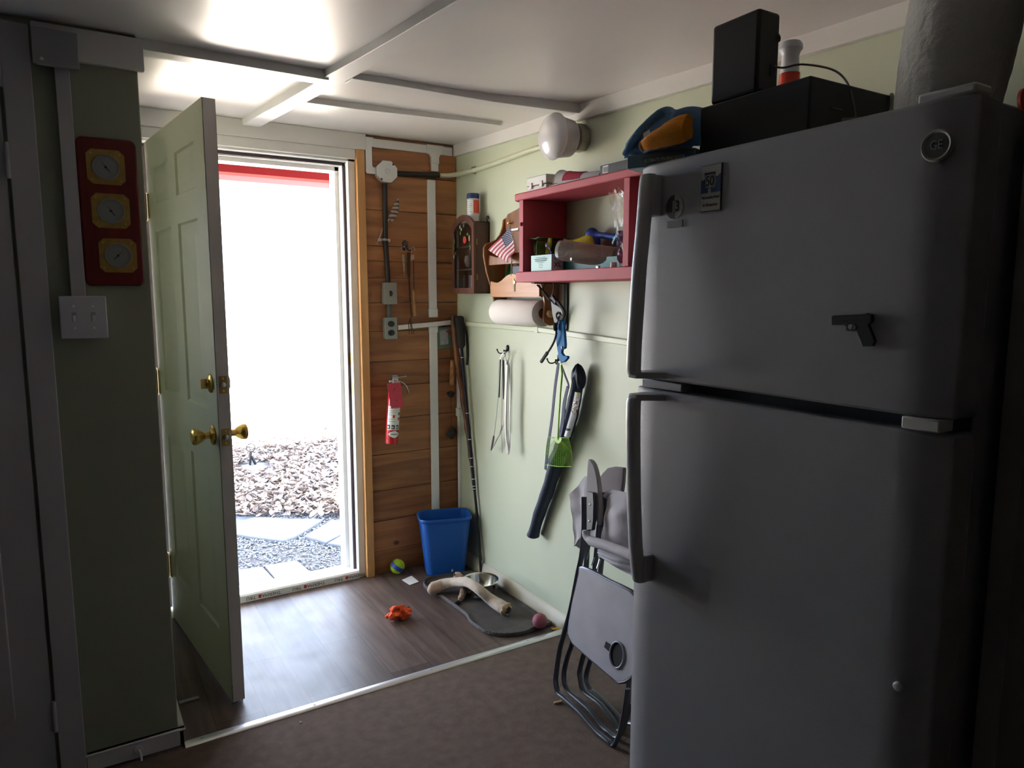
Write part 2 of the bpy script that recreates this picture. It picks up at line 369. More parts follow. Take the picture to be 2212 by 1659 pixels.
# right wall crown and baseboard
cr = MB(); YE = -3.2
vs = []
for Y in (0, -.6, -1.25, -2.25, YE):
    zb = 2.046+.0335*Y; vs += [(-.0005, Y, zb), (-.019, Y, zb+.001), (-.019, Y, ceil_z(Y)+.003), (-.0005, Y, ceil_z(Y)+.003)]
cr.add(vs, [(i*4+k, i*4+(k+1) % 4, (i+1)*4+(k+1) % 4, (i+1)*4+k) for i in range(4) for k in range(4)]+[(3, 2, 1, 0), (16, 17, 18, 19)])
struct(cr.build('trim_7', m_wtrim, bevel=.0015))
br_ = MB(); br_.prism([(-.0005, -.0, 0), (-.026, -.0, 0), (-.022, 0, .020), (-.012, 0, .052), (-.0005, 0, .060)], (0, -3.0, 0))
struct(br_.build('baseboard_right', M('cream baseboard', (.58, .55, .44), .5)))
# ceiling, sloping gently down into the room
cl = MB(); N = 24
def cz(u, v):
    Y = .0-5.6*u; X = -4.2+4.2*v
    return (X, Y, ceil_z(Y)+.004*math.sin(X*3+1)*math.sin(Y*4))
cl.grid(cz, 56, 42); k = len(cl.v)
struct(cl.build('ceiling', m_ceil, ang=180))
struct(MB().box(-4.6, .5, -5.9, .14, 2.25, 2.6).build('roof', M('roof boards', (.3, .28, .26), .8)))
# ceiling battens
def batten(name, pts_top_near, pts_low_near, width_dir, wdt, n=1):
    pass
lb = MB()                                         # long batten running into the room
vs = []
for i in range(13):
    t = i/12; Y = -.02-2.9*t; X = -.995+.170*(-Y-.2)/1.5*.62
    zc = ceil_z(Y); wb = .006*math.sin(i*1.1)
    vs += [(X, Y, zc+.004), (X+.002, Y, zc-.026+.002*math.sin(i*2)), (X+.070, Y, zc-.026), (X+.075, Y, zc+.004)]
lb.add(vs, [(i*4+k, i*4+(k+1) % 4, (i+1)*4+(k+1) % 4, (i+1)*4+k) for i in range(12) for k in range(4)]+[(3, 2, 1, 0), (48, 49, 50, 51)])
struct(lb.build('trim_8', m_wtrim, bevel=.0015))
def xb(name, P, wid=.07):
    """batten along X: P list of (X, Y of near face)"""
    m = MB(); vs = []
    for (X, Y, d) in P:
        z = ceil_z(Y); vs += [(X, Y, z+.005), (X, Y+.002, z-d), (X, Y+wid, z-d+.002), (X, Y+wid, z+.006)]
    n = len(P); m.add(vs, [(i*4+k, i*4+(k+1) % 4, (i+1)*4+(k+1) % 4, (i+1)*4+k) for i in range(n-1) for k in range(4)]+[(3, 2, 1, 0), tuple(4*(n-1)+k for k in range(4))])
    return struct(m.build(name, m_wtrim, bevel=.0015))
xb('trim_9', [(-1.445, -.965, .030), (-1.2, -.955, .028), (-.925, -.955, .030)])
xb('trim_10', [(-.86, -.985, .022), (-.70, -.99, .022), (-.5, -.985, .022), (-.35, -1.0, .026), (-.2, -1.03, .030), (-.022, -1.05, .030)])
xb('trim_11', [(-.925, -.565, .019), (-.7, -.575, .019), (-.45, -.60, .018), (-.25, -.62, .016), (-.105, -.63, .016)])

# ---------------------------------------------------------------- entrance door
A = Vector((-1.376, -.022, .012)); d = (Vector((-1.283, -.838, 0))-Vector((-1.376, -.022, 0))); LW = d.length; d.normalize()
nrm = Vector((-d.y, d.x, 0)); nrm = nrm if nrm.x > 0 else -nrm       # towards the outside face
TH = .040; DH = 1.953
m_door = M('pale green door paint', (.60, .61, .47), .38, noise=.03, nscale=5, bump=.03, bscale=40)
us = [0, .105, .355, .455, .705, LW]
zs = [0, .215, .80, .985, 1.605, 1.70, 1.845, DH]
lf = MB()
def P3(u, z, dep=0.0): return A+d*u+V(0, 0, z)+nrm*dep
for i in range(5):
    for j in range(7):
        u0, u1, z0, z1 = us[i], us[i+1], zs[j], zs[j+1]
        for side in (0, 1):
            D = (lambda q: q) if side == 0 else (lambda q: TH-q)
            if i in (1, 3) and j in (1, 3, 5):
                rings = [(0, 0), (.006, .007), (.018, .008), (.040, .001), (.046, .001)]
                vs = []
                for ins, dep in rings: vs += [P3(u0+ins, z0+ins, D(dep)), P3(u1-ins, z0+ins, D(dep)), P3(u1-ins, z1-ins, D(dep)), P3(u0+ins, z1-ins, D(dep))]
                fs = [(r*4+k, r*4+(k+1) % 4, r*4+4+(k+1) % 4, r*4+4+k) for r in range(4) for k in range(4)]+[(16, 17, 18, 19)]
                lf.add(vs, fs)
            else: lf.add([P3(u0, z0, D(0)), P3(u1, z0, D(0)), P3(u1, z1, D(0)), P3(u0, z1, D(0))], [(0, 1, 2, 3)])
for i in range(5):
    for z in (0, DH): lf.add([P3(us[i], z), P3(us[i+1], z), P3(us[i+1], z, TH), P3(us[i], z, TH)], [(0, 1, 2, 3)])
for j in range(7): lf.add([P3(0, zs[j]), P3(0, zs[j+1]), P3(0, zs[j+1], TH), P3(0, zs[j], TH)], [(0, 1, 2, 3)])
door = lf.build('door_1', m_door, ang=25); struct(door)
ed = MB()                                          # wooden edge of the leaf, a shade pinker than the faces
ed.obox(A+d*(LW+.0005)+nrm*(TH/2)+V(0, 0, DH/2), d*.0015, nrm*(TH/2-.0015), V(0, 0, DH/2-.001))
ed.build('door_edge', M('edge paint', (.60, .56, .54), .5, noise=.08, nscale=6), door)
sw = MB()
for k in range(16):
    c = A+d*(LW-.012-.0)+nrm*(.004+k*.0022); sw.tube([c, c+V(0, 0, -.012)+d*random.uniform(-.003, .003)], .0009, 4)
sw.obox(A+d*(LW*.5)+nrm*.018+V(0, 0, -.002), d*(LW*.5-.01), nrm*.012, V(0, 0, .003))
sw.build('door_sweep', m_dark, door)
# hardware
def knob(side, name):
    s = -1 if side == 0 else 1; o = P3(LW-.062, .905, 0 if side == 0 else TH); n_ = nrm*s
    m = MB(); m.lathe(o, n_, [(0, 0), (.033, 0), (.034, .003), (.030, .007), (.014, .010), (.0115, .014), (.0115, .028), (.017, .034), (.0245, .046), (.0275, .056), (.026, .064), (.018, .068), (0, .069)], 10 if side == 0 else 28)
    return m.build(name, m_brass, door, ang=30 if side else 20)
knob(0, 'door_knob'); knob(1, 'door_knob')
m = MB(); o = P3(LW-.062, 1.075, 0); m.lathe(o, -nrm, [(0, 0), (.031, 0), (.031, .003), (.026, .007), (.010, .009), (.008, .016), (0, .016)], 26); m.obox(o-nrm*.021, nrm*.010, d*.0035, V(0, 0, .016))
m.build('deadbolt_thumbturn', m_brass, door, bevel=.001)
m = MB(); o = P3(LW-.062, 1.075, TH); m.lathe(o, nrm, [(0, 0), (.031, 0), (.031, .006), (.026, .014), (.020, .017), (0, .017)], 26); m.build('deadbolt_cylinder', m_steel, door)
for zc in (1.075, .905):
    m = MB(); m.obox(P3(LW+.0025, zc, TH*.5), d*.001, nrm*.0125, V(0, 0, .028)); pl = m.build('latch_plate', m_brassdull, door, bevel=.0008)
    m = MB(); m.lathe(P3(LW+.003, zc, TH*.5), d, [(.0085, 0), (.0085, .004 if zc > 1 else .006), (.006, .007), (0, .008)], 18); m.build('bolt', m_steel, pl)
    for s in (-1, 1): MB().lathe(P3(LW+.0035, zc+s*.020, TH*.5), d, [(.004, 0), (.003, .001), (0, .0012)], 10).build('screw', m_brass, pl)
for zc in (1.72, 1.02, .24):
    m = MB(); c = V(OX0-.003, -.012, 0)
    m.cyl(c+V(.003, -.006, zc-.05), c+V(.003, -.006, zc+.05), .0065, n=12)
    for s in (-1, 1): m.lathe(c+V(.003, -.006, zc+s*.05), (0, 0, s), [(.0065, 0), (.007, .002), (.004, .007), (0, .008)], 12)
    m.obox(c+V(.003, .01, zc), V(.0012, 0, 0), V(0, .016, 0), V(0, 0, .047)); m.obox(P3(.012, zc-.012, -.001), d*.014, nrm*.0012, V(0, 0, .047))
    m.build('hinge', m_brassdull, door)

# ================================================================ OUTSIDE
GZ = -.15
gm = M('pale dirt', (.42, .38, .32), .9, noise=.25, nscale=2.5, bump=.4, bscale=30)
gd = MB().grid(lambda u, v: (-60+120*u, .14+110*v**2.2, GZ-.02-.03*math.sin(u*7)*v), 30, 40)
struct(gd.build('ground', gm))
struct(MB().box(-3.2, 2.6, .19, 4.6, GZ-.05, GZ-.012).build('ground', M('dark soil', (.15, .14, .14), .95, noise=.3, nscale=20, spec=.1)))
m_flag = M('grey flagstone', (.165, .175, .205), .85, spec=.2, noise=.12, nscale=6, bump=.3, bscale=30)
m_paver = M('pinkish paver', (.19, .175, .18), .85, spec=.2, noise=.1, nscale=8, bump=.3, bscale=60)
def zp(x, y): return (500+x/4.046, 900+y/4.046)
def slab(name, label, cat, pts, mat, top=GZ+.012, group=None):
    P = [Fl(*zp(*p), top) for p in pts]; m = MB(); m.prism([(p.x, p.y, top) for p in P], (0, 0, -.05))
    tag(m.build(name, mat, bevel=.006), label, cat, group)
slab('flagstone', 'large pale grey flagstone between the leaves and the gravel', 'paving stone', [(-260, 900), (-250, 868), (0, 868), (300, 876), (450, 885), (800, 893), (700, 960), (560, 1045), (450, 1082), (250, 1058), (60, 1030), (-200, 1060)], m_flag, group='flagstones outside the door')
slab('flagstone', 'small flagstone right of the gravel crease, nearest the leaves', 'paving stone', [(880, 900), (1060, 912), (1120, 940), (1000, 1003), (822, 1098), (640, 1040)], m_flag, group='flagstones outside the door')
slab('flagstone', 'small flagstone cut off by the right door jamb above the gravel', 'paving stone', [(1010, 1008), (1150, 950), (1260, 1000), (1180, 1100), (1000, 1132), (836, 1104)], m_flag, group='flagstones outside the door')
slab('paver', 'square pinkish paver before the sill, left one touching the door', 'paving stone', [(-260, 1370), (270, 1308), (388, 1430), (380, 1560), (-200, 1640)], m_paver, group='square pavers by the sill')
slab('paver', 'square pinkish paver before the sill, right one beside the gravel', 'paving stone', [(290, 1296), (570, 1252), (705, 1362), (640, 1480), (404, 1545), (396, 1428)], m_paver, group='square pavers by the sill')
# gravel: nobody could count it
def in_poly(x, y, poly):
    c = False; n = len(poly)
    for i in range(n):
        x1, y1 = poly[i]; x2, y2 = poly[i-1]
        if (y1 > y) != (y2 > y) and x < (x2-x1)*(y-y1)/(y2-y1)+x1: c = not c
    return c
gv = MB(); cnt = 0
OCT = [(1, 0, 0), (0, 1, 0), (-1, 0, 0), (0, -1, 0), (.1, .1, .8), (0, 0, -.7), (.7, .7, .3), (-.7, .6, .3), (-.6, -.7, .35), (.7, -.6, .25)]
OF = [(0, 6, 4), (6, 1, 4), (1, 7, 4), (7, 2, 4), (2, 8, 4), (8, 3, 4), (3, 9, 4), (9, 0, 4), (6, 0, 5), (1, 6, 5), (7, 1, 5), (2, 7, 5), (8, 2, 5), (3, 8, 5), (9, 3, 5), (0, 9, 5)]
for i in range(15000):
    x = random.uniform(-1.4, .3); y = random.uniform(.22, 2.1) if i % 6 else random.uniform(1.0, 2.1)
    r = random.uniform(.005, .0115); a = random.uniform(0, PI); ca_, sa = math.cos(a), math.sin(a); rx, ry = r, r*random.uniform(.5, .9); z = GZ-.012+random.uniform(0, .012)
    gv.add([(x+ca_*px*rx-sa*py*ry, y+sa*px*rx+ca_*py*ry, z+pz*r*.8) for px, py, pz in OCT], OF)
g = gv.build('gravel', M('grey gravel', (.24, .25, .29), .85, spec=.2, island=.5), ang=20); tag(g, 'loose grey gravel filling the gaps between the paving stones outside', 'gravel', kind='stuff')
# fallen leaves
lv = MB()
def leaf(x, y, z, L, a, tilt, curl):
    wv = L*random.uniform(.42, .62); R = Matrix.Rotation(a, 3, 'Z') @ Matrix.Rotation(tilt, 3, 'X') @ Matrix.Rotation(random.uniform(-.5, .5), 3, 'Y')
    pts = []
    for (t, ww) in ((-.5, .06), (-.25, .8), (.1, 1), (.35, .55), (.5, .02)):
        for s in (-1, 0, 1): pts.append(R @ Vector((s*ww*wv/2, t*L, curl*L*(t*t*1.5)+abs(s)*ww*wv*.28*(1 if curl > 0 else -.6)))+Vector((x, y, z)))
    lv.add(pts, [(i*3+k, i*3+k+1, i*3+4+k, i*3+3+k) for i in range(4) for k in range(2)])
for i in range(14000):
    y = 1.20+3.6*random.random()**.9; x = random.uniform(-1.5, .25+.42*(y-1)); lim = 4.0+.42*(x+.3)
    if y > lim+random.uniform(-.25, .5) or y < 1.74-.62*(x+.82)+random.uniform(0, .16): continue
    if abs(x-Ba(541, 1003, 3.4).x) < .13 and 2.95 < y < 3.46: continue
    L = random.uniform(.036, .078)
    leaf(x, y, GZ+.014+random.uniform(0, .034)+.012*math.sin(x*5)*math.sin(y*4), L, random.uniform(0, 2*PI), random.uniform(-.7, .7), random.uniform(-.5, .9))
g = lv.build('leaf_litter', M('dry leaves', (.32, .25, .215), .85, spec=.2, island=.5), ang=60); tag(g, 'drift of dry curled leaves covering the ground beyond the stones', 'fallen leaves', kind='stuff')
# wire ring on a stake, car, shrub
rg = Ba(541, 1003, 3.4); rc = Ba(541.5, 967, 3.4); m = MB(); rr = (Ba(550.5, 967, 3.4)-rc).length
m.tube([rc+V(rr*math.cos(t), 0, rr*math.sin(t)) for t in [2*PI*i/28 for i in range(28)]], .0045, 6, closed=True, up=(0, 1, 0))
oo = E('garden_stake', 'round wire ring on dark stakes standing in the leaves', 'garden stake', (rc.x, 3.4, GZ)); m.build('wire_ring', M('thin wire', (.03, .03, .028), .6), oo)
m = MB(); m.tube([(rc.x, 3.4, rc.z-rr), (rc.x-.012, 3.4, GZ-.01)], .010, 8); m.tube([(rc.x+.006, 3.4, rc.z-rr-.04), (rc.x+.035, 3.4, GZ-.01)], .012, 8); m.build('stake', m_black, oo)
car = E('car', 'pale parked car with teal windows, far outside behind the door edge', 'car', (3.6, 45, GZ))
cx0, cy0 = 3.2, 45
def cp(pts, y0, y1, mb): mb.prism([(cx0+x, y0, GZ+z) for x, z in pts], (0, y1-y0, 0))
m = MB(); cp([(-2.2, .3), (-2.25, .7), (-2.0, .88), (-1.2, .95), (1.1, 1.0), (2.0, .95), (2.2, .75), (2.2, .32)], cy0-.85, cy0+.85, m); m.build('body', M('pale car paint', (.75, .76, .78), .25), car, bevel=.06, seg=3)
m = MB(); cp([(-1.15, .96), (-.45, 1.44), (.75, 1.48), (1.55, .99)], cy0-.72, cy0+.72, m); cb = m.build('cabin', M('pale roof', (.72, .74, .76), .3), car, bevel=.05, seg=3)
m = MB(); cp([(-.95, 1.0), (-.42, 1.38), (.68, 1.41), (1.35, 1.03)], cy0-.735, cy0+.735, m); m.build('window', M('teal glass', (.05, .42, .45), .1), cb)
for x in (-1.4, 1.35):
    for s in (-1, 1):
        m = MB(); m.cyl((cx0+x, cy0+s*.68, GZ+.32), (cx0+x, cy0+s*.88, GZ+.32), .32); m.build('wheel', m_black, car)
sp_ = Ba(634, 722, 28); sh_ = MB(); base = V(sp_.x, 28, GZ)
for i in range(36):
    a = random.uniform(0, 2*PI); s = random.uniform(.15, .42); top = base+V(math.cos(a)*s, math.sin(a)*s, random.uniform(.5, 1.25))
    sh_.tube([base+V(math.cos(a)*.05, math.sin(a)*.05, -.05), base+(top-base)*.5+V(0, 0, .12), top], [.016, .010, .004], 5)
tag(sh_.build('dry_shrub', M('dry twigs', (.45, .24, .12), .9)), 'small brown leafless shrub far out on the bright ground', 'shrub')
# porch: red beam under the eave and fascia beyond with sun glare painted in as pink, roof deck over both
m_red = M('red porch paint', (.13, .008, .008), .95, spec=.1)
m = MB().box(-3.2, 1.3, 1.5, 1.62, 2.121, 2.21); tag(m.build('porch_beam', m_red, bevel=.003), 'red painted porch beam across the top of the doorway view', 'beam')
m = MB().box(-3.2, 1.6, 2.0, 2.03, 2.146, 2.36); tag(m.build('porch_fascia', M('faded pink paint', (.42, .17, .16), .9, spec=.1)), 'fascia board coloured pink as if sunlit, just beyond the red porch beam', 'fascia board')  # overexposed sunlit red is put into the board colour as pink
m = MB().prism([(-3.4, .14, 2.28), (-3.4, 2.12, 2.20), (-3.4, 2.12, 2.32), (-3.4, .14, 2.42)], (5.2, 0, 0)); tag(m.build('porch_roof', M('roof deck', (.42, .40, .40), .8)), 'shallow porch roof deck above the entrance door', 'porch roof')
# ================================================================ BACK WALL FITTINGS
BY = -.014
def zl(x, y): return (740+x/4.608, 280+y/4.608)         # readings on an enlarged view of the boards
# white surface raceway: top run, elbow, tee and long drop
m = MB(); T = .012
a, b_ = Ba(*zl(335, 110), BY), Ba(*zl(1078, 170), BY)
m.box(-.434, -.026, BY-T, BY, 2.046, 2.085)
o = E('wire_channel', 'white wire channel running under the ceiling with a tee and elbow', 'wire channel', (-.25, 0, 2.06))
m.build('channel_run', m_vinylwhite, o, bevel=.003)
m = MB(); m.prism([(x, BY, z) for x, z in ((-.472, 2.088), (-.432, 2.088), (-.432, 2.048), (-.440, 2.046), (-.440, 1.965), (-.437, 1.957), (-.41, 1.952), (-.41, 1.925), (-.465, 1.925), (-.472, 1.932))], (0, -.016, 0)); m.build('elbow', m_vinylwhite, o, bevel=.002)
m = MB(); m.prism([(x, BY, z) for x, z in ((-.165, 2.087), (-.075, 2.087), (-.075, 2.046), (-.093, 2.043), (-.10, 2.03), (-.10, 2.0), (-.142, 2.0), (-.142, 2.03), (-.15, 2.043), (-.165, 2.046))], (0, -.016, 0)); m.build('tee', m_vinylwhite, o, bevel=.002)
m = MB(); m.box(-.140, -.102, BY-T, BY, 1.965, 2.02); m.build('channel_drop', m_vinylwhite, o, bevel=.003)
o = E('wire_channel', 'long vertical white wire channel between the tool hooks and the corner', 'wire channel', (-.121, 0, .6))
zt = Ba(922, 388, BY).z; x0, x1 = Ba(923, 500, BY).x, Ba(940, 500, BY).x
m = MB(); m.box(x0, x1, BY-T, BY, 1.262, zt); m.build('channel_upper', m_vinylwhite, o, bevel=.003)
m = MB(); m.box(x0, x1, BY-T, BY, .02, 1.235); m.build('channel_lower', m_vinylwhite, o, bevel=.003)
m = MB(); m.box(x0-.003, x1+.003, BY-T-.003, BY, 1.262, 1.305); m.build('coupling', m_vinylwhite, o, bevel=.003)
m = MB(); m.box(x0-.003, x1+.003, BY-T-.003, BY, 1.185, 1.235); m.build('coupling', m_vinylwhite, o, bevel=.003)
# horizontal run from the outlet to the corner and on along the green wall
m = MB(); za = Ba(862, 708, BY).z; zb = Ba(975, 696, BY).z
m.prism([(-.333, BY, za-.010), (-.03, BY, zb-.011), (-.03, BY, zb+.011), (-.333, BY, za+.012)], (0, -.022, 0))
o = tag(m.build('wire_channel', m_vinylwhite, bevel=.002), 'short white wire channel from the outlet across to the corner', 'wire channel')
m = MB(); pts = [Ri(1002, 699), Ri(1165, 711.5), Ri(1352, 739)]
pts = [pts[0], pts[1], pts[2], pts[2]+(pts[2]-pts[1])*.75]
vs = []
for p in pts:
    for dx, dz in ((-.0005, -.012), (-.013, -.010), (-.013, .010), (-.0005, .012)): vs.append((dx, p.y, p.z+dz))
m.add(vs, [(i*4+k, i*4+(k+1) % 4, (i+1)*4+(k+1) % 4, (i+1)*4+k) for i in range(3) for k in range(4)]+[(3, 2, 1, 0), (12, 13, 14, 15)])
o = tag(m.build('wire_channel', m_greenpipe, bevel=.002), 'green painted wire channel running level along the green wall', 'wire channel')
p = Ri(1167, 712); MB().box(-.0145, -.001, p.y-.001, p.y+.028, p.z-.013, p.z+.013).build('coupling', m_greenpipe, o, bevel=.001)
# corner conduits
o = E('wire_channel', 'white vertical wire channel in the corner behind the walking sticks', 'wire channel', (-.01, -.03, .5))
MB().box(-.014, -.001, -.045, -.018, .80, 1.14).build('channel_upper', m_vinylwhite, o, bevel=.003)
MB().box(-.018, -.001, -.049, -.014, .755, .80).build('coupling', m_vinylwhite, o, bevel=.003)
m = MB(); m.box(-.012, -.001, -.040, -.020, .02, .757); m.build('channel_lower', m_vinylwhite, o, bevel=.002)
# round metal box with its cover
c = Ba(835, 371, -.05); o = E('junction_box', 'grey metal octagonal junction box above the black conduit', 'junction box', (c.x, 0, c.z))
def octo(c, r, y): return [(c.x+r*math.cos(PI/8+k*PI/4), y, c.z+r*.97*math.sin(PI/8+k*PI/4)) for k in range(8)]
m = MB(); m.prism(octo(c, .051, -.055), (0, .040, 0)); m.build('box_body', m_zinc, o, bevel=.006)
m = MB(); m.prism(octo(c, .054, -.059), (0, .004, 0)); cv = m.build('cover', M('grey white cover', (.66, .67, .68), .4), o, bevel=.002)
m = MB(); m.lathe((c.x+.002, -.0592, c.z+.002), (0, -1, 0), [(.013, 0), (.0125, .0012), (.0115, .0012), (.011, .0002), (0, .0002)], 20); m.build('knockout', m_zinc, cv)
for sx, sz in ((-.028, -.036), (.030, .034)): MB().lathe((c.x+sx, -.0592, c.z+sz), (0, -1, 0), [(.005, 0), (.004, .0012), (0, .0015)], 10).build('screw', m_print, cv)
BOXC = c
# conduits
o = E('conduit', 'black conduit dropping from the junction box to the switch and outlet', 'conduit', (-.36, 0, 1.6))
p0 = V(c.x-.002, -.030, c.z-.05); sw = Ba(842, 634, -.04); ou = Ba(843, 709, -.04)
m = MB(); m.tube(smooth([p0, Ba(832, 450, -.025), Ba(833, 520, -.025), Ba(836, 570, -.025), V(sw.x-.002, -.028, sw.z+.045)], 6), .0115, 12); m.build('pipe', M('black conduit', (.018, .018, .02), .35), o)
m = MB(); m.cyl((sw.x, -.028, sw.z-.045), (ou.x, -.028, ou.z+.04), .0105, n=12); m.build('pipe', M('grey conduit', (.10, .10, .11), .4), o)
p = Ba(832, 518, -.03); m = MB(); m.tube([V(p.x-.012+0, -.014, p.z), V(p.x-.013, -.032, p.z), V(p.x, -.039, p.z), V(p.x+.013, -.032, p.z), V(p.x+.012, -.014, p.z)], .006, 8, flat=.25, up=(0, 0, 1))
m.box(p.x-.032, p.x-.010, -.017, -.014, p.z-.007, p.z+.007); m.box(p.x+.010, p.x+.032, -.017, -.014, p.z-.007, p.z+.007); m.build('pipe_strap', m_steel, o, bevel=.001)
o = E('conduit', 'black conduit turning pale green, running from the junction box to the lamp', 'conduit', (-.2, 0, 1.95))
q = Ba(948, 379, -.025); m = MB(); m.tube([(c.x+.05, -.028, c.z+.001), (q.x, -.028, q.z)], .0125, 12); m.build('pipe', m_black, o)
L = [V(q.x, -.028, q.z), V(-.045, -.030, q.z+.004), Ri(1008, 372, -.022), Ri(1060, 356, -.014), Ri(1145, 325, -.012), Ri(1212, 306, -.012)]
m = MB(); m.tube(smooth(L, 6), .0110, 12); m.build('pipe', m_greenpipe, o)
p = Ri(1023, 368, -.012); m = MB(); m.tube([V(-.002, p.y, p.z-.014), V(-.022, p.y, p.z-.011), V(-.029, p.y, p.z), V(-.022, p.y, p.z+.012), V(-.002, p.y, p.z+.016)], .004, 8); m.build('pipe_strap', m_greenpipe, o)
# switch and outlet boxes
m_boxg = M('grey steel box', (.28, .29, .27), .4, metal=.4)
def device(name, label, cat, c, hw, hh, kind):
    o = E(name, label, cat, (c.x, 0, c.z))
    m = MB(); m.box(c.x-hw, c.x+hw, -.050, -.0145, c.z-hh, c.z+hh); m.build('box_body', m_boxg, o, bevel=.004)
    m = MB(); m.box(c.x-hw-.001, c.x+hw+.001, -.0535, -.050, c.z-hh-.001, c.z+hh+.001); cv = m.build('cover', m_boxg, o, bevel=.0018)
    if kind == 'switch':
        m = MB(); m.obox((c.x, -.060, c.z+.002), (.004, 0, 0), (0, .008, .003), (0, -.002, .006)); m.box(c.x-.006, c.x+.006, -.0545, -.0534, c.z-.013, c.z+.013); m.build('toggle', m_black, cv, bevel=.001)
    else:
        for s in (-1, 1):
            m = MB(); m.lathe((c.x, -.0532, c.z+s*.021), (0, -1, 0), [(.0165, 0), (.0165, .0022), (.0155, .003), (0, .003)], 24, sx=.85, u=(0, 0, 1)); sk = m.build('socket', m_black, cv)
            for dx, dz in ((-.005, .003), (.005, .003), (0, -.007)):
                MB().box(c.x+dx-.001, c.x+dx+.001, -.0568, -.0561, c.z+s*.021+dz-.004, c.z+s*.021+dz+.003).build('slot', m_print, sk)
    return o
device('light_switch', 'grey metal box light switch halfway down the black conduit', 'light switch', sw, .031, .050, 'switch')
device('power_outlet', 'grey metal box power outlet with two black sockets', 'power outlet', ou, .030, .0505, 'outlet')
# feather
m = MB(); tip, bot = Ba(861, 427, -.035), Ba(843, 474, -.035); ax = (tip-bot); ux = ax.normalized(); side = V(ux.z, 0, -ux.x)
def fv(u, v):
    ww = .019*(math.sin(PI*min(1, .12+u*.86))**.6)*(1-.15*u); 
    return bot+ax*u+side*((v-.5)*2*ww+.012*math.sin(PI*u)*.5)+V(0, -.004*math.cos((v-.5)*2.6), 0)+ux*(-.010*abs(v-.5)*2)
m.grid(fv, 26, 6)
def featmat():
    mt = M('barred feather', (.3, .22, .18), .7); n = mt.node_tree.nodes; l = mt.node_tree.links
    w_ = n.new('ShaderNodeTexWave'); w_.inputs['Scale'].default_value = 16; w_.inputs['Distortion'].default_value = 4; w_.bands_direction = 'Z'
    tc = n.new('ShaderNodeTexCoord'); l.new(tc.outputs['Object'], w_.inputs[0])
    r = n.new('ShaderNodeValToRGB'); r.color_ramp.elements[0].color = (.06, .035, .03, 1); r.color_ramp.elements[1].color = (.50, .40, .33, 1); l.new(w_.outputs[0], r.inputs[0]); l.new(r.outputs[0], n['Principled BSDF'].inputs['Base Color']); return mt
o = E('feather', 'striped brown feather tucked behind the black conduit', 'feather', (bot.x, -.03, bot.z)); m.build('vane', featmat(), o, solid=.0008, ang=80)
m = MB(); m.tube([Ba(814, 528, -.020), Ba(822, 508, -.018), Ba(829, 488, -.0165), Ba(843, 474, -.035)+V(0,.012,0), Ba(858, 434, -.035)], [.0012, .0016, .0018, .0014, .0008], 6); m.build('quill', M('quill', (.75, .70, .6), .5), o)
# hooks with hanging things
hk = Ba(877, 527, -.03)
o = E('wall_hook', 'dark round backed double hook on the stained boards', 'hook', (hk.x, -.014, hk.z))
m = MB(); m.lathe((hk.x, BY, hk.z), (0, -1, 0), [(.013, 0), (.013, .006), (.010, .010), (0, .011)], 18, sx=1.35, u=(0, 0, 1)); m.build('back_plate', m_dark, o)
for s in (-1, 1):
    m = MB(); m.tube(smooth([V(hk.x, -.022, hk.z-.006), V(hk.x+s*.012, -.034, hk.z-.030), V(hk.x+s*.022, -.046, hk.z-.027), V(hk.x+s*.026, -.050, hk.z-.012)], 5), .0032, 8); m.build('prong', m_dark, o)
# left prong: ring with a pale horn tip
rc = Ba(872, 538, -.050); rr = .0115
o = E('horn_key_ring', 'steel key ring with a pale pointed horn hanging on the boards', 'key ring', (rc.x, -.05, rc.z))
m = MB(); m.tube([rc+V(rr*math.cos(t), 0, rr*math.sin(t)) for t in [2*PI*i/24 for i in range(24)]], .0014, 8, closed=True, up=(0, 1, 0)); m.build('ring', m_steel, o)
a, b_ = Ba(872, 550, -.05), Ba(873.5, 594, -.045); m = MB(); m.tube(smooth([a, a+(b_-a)*.5+V(.001, 0, 0), b_], 5), [.0075, .0082, .0082, .0078, .0072, .0064, .0055, .0045, .0032, .002, .0008][:11], 10, flat=.6); m.build('horn', M('bleached horn', (.34, .24, .15), .6, noise=.3, nscale=60), o)
# right prong: leather crop with wooden grip
o = E('riding_crop', 'dark leather strap with wooden handle hanging from the right hook', 'leather strap', (hk.x+.02, -.05, hk.z-.03))
m = MB(); P = [Ba(x, y, -.045) for x, y in ((883, 545), (883, 585), (885, 620), (887, 655), (890, 685))]
ribbon(smooth(P, 4), [.016]*6+[.008]*6+[.005]*5, .003, (1, 0, 0), mb=m); m.build('strap', M('dark leather', (.05, .022, .012), .6), o)
m = MB(); m.tube([Ba(893, 560, -.05), Ba(894.5, 626, -.045)], .0022, 6); m.build('cord', M('dark cord', (.03, .02, .02), .7), o)
m = MB(); p = Ba(891, 538, -.052); m.tube(smooth([p+V(-.004, 0, -.016), p+V(-.002, 0, .006), p+V(.008, 0, .010), p+V(.012, 0, -.008)], 4), .0024, 6); m.obox(Ba(891, 556, -.05), (.009, 0, .002), (0, .003, 0), (0, 0, .012)); m.build('clasp', m_steel, o, bevel=.001)
m = MB(); a, b_ = Ba(893, 626, -.045), Ba(897, 683, -.045); m.tube([a+(b_-a)*t for t in (0, .1, .3, .6, .85, .95, 1)], [.006, .0075, .0085, .0095, .011, .0125, .009], 12); m.build('wooden_grip', M('worn wood', (.36, .17, .07), .5, noise=.25, nscale=30), o)
m = MB()
for s in (-.006, .004, .010): m.tube(smooth([Ba(887, 686, -.04), Ba(885, 700, -.04)+V(s, 0, 0), Ba(888, 722, -.04)+V(s*1.4, 0, 0)], 3), .0016, 5)
m.build('fringe', M('brown lace', (.07, .03, .015), .8), o)
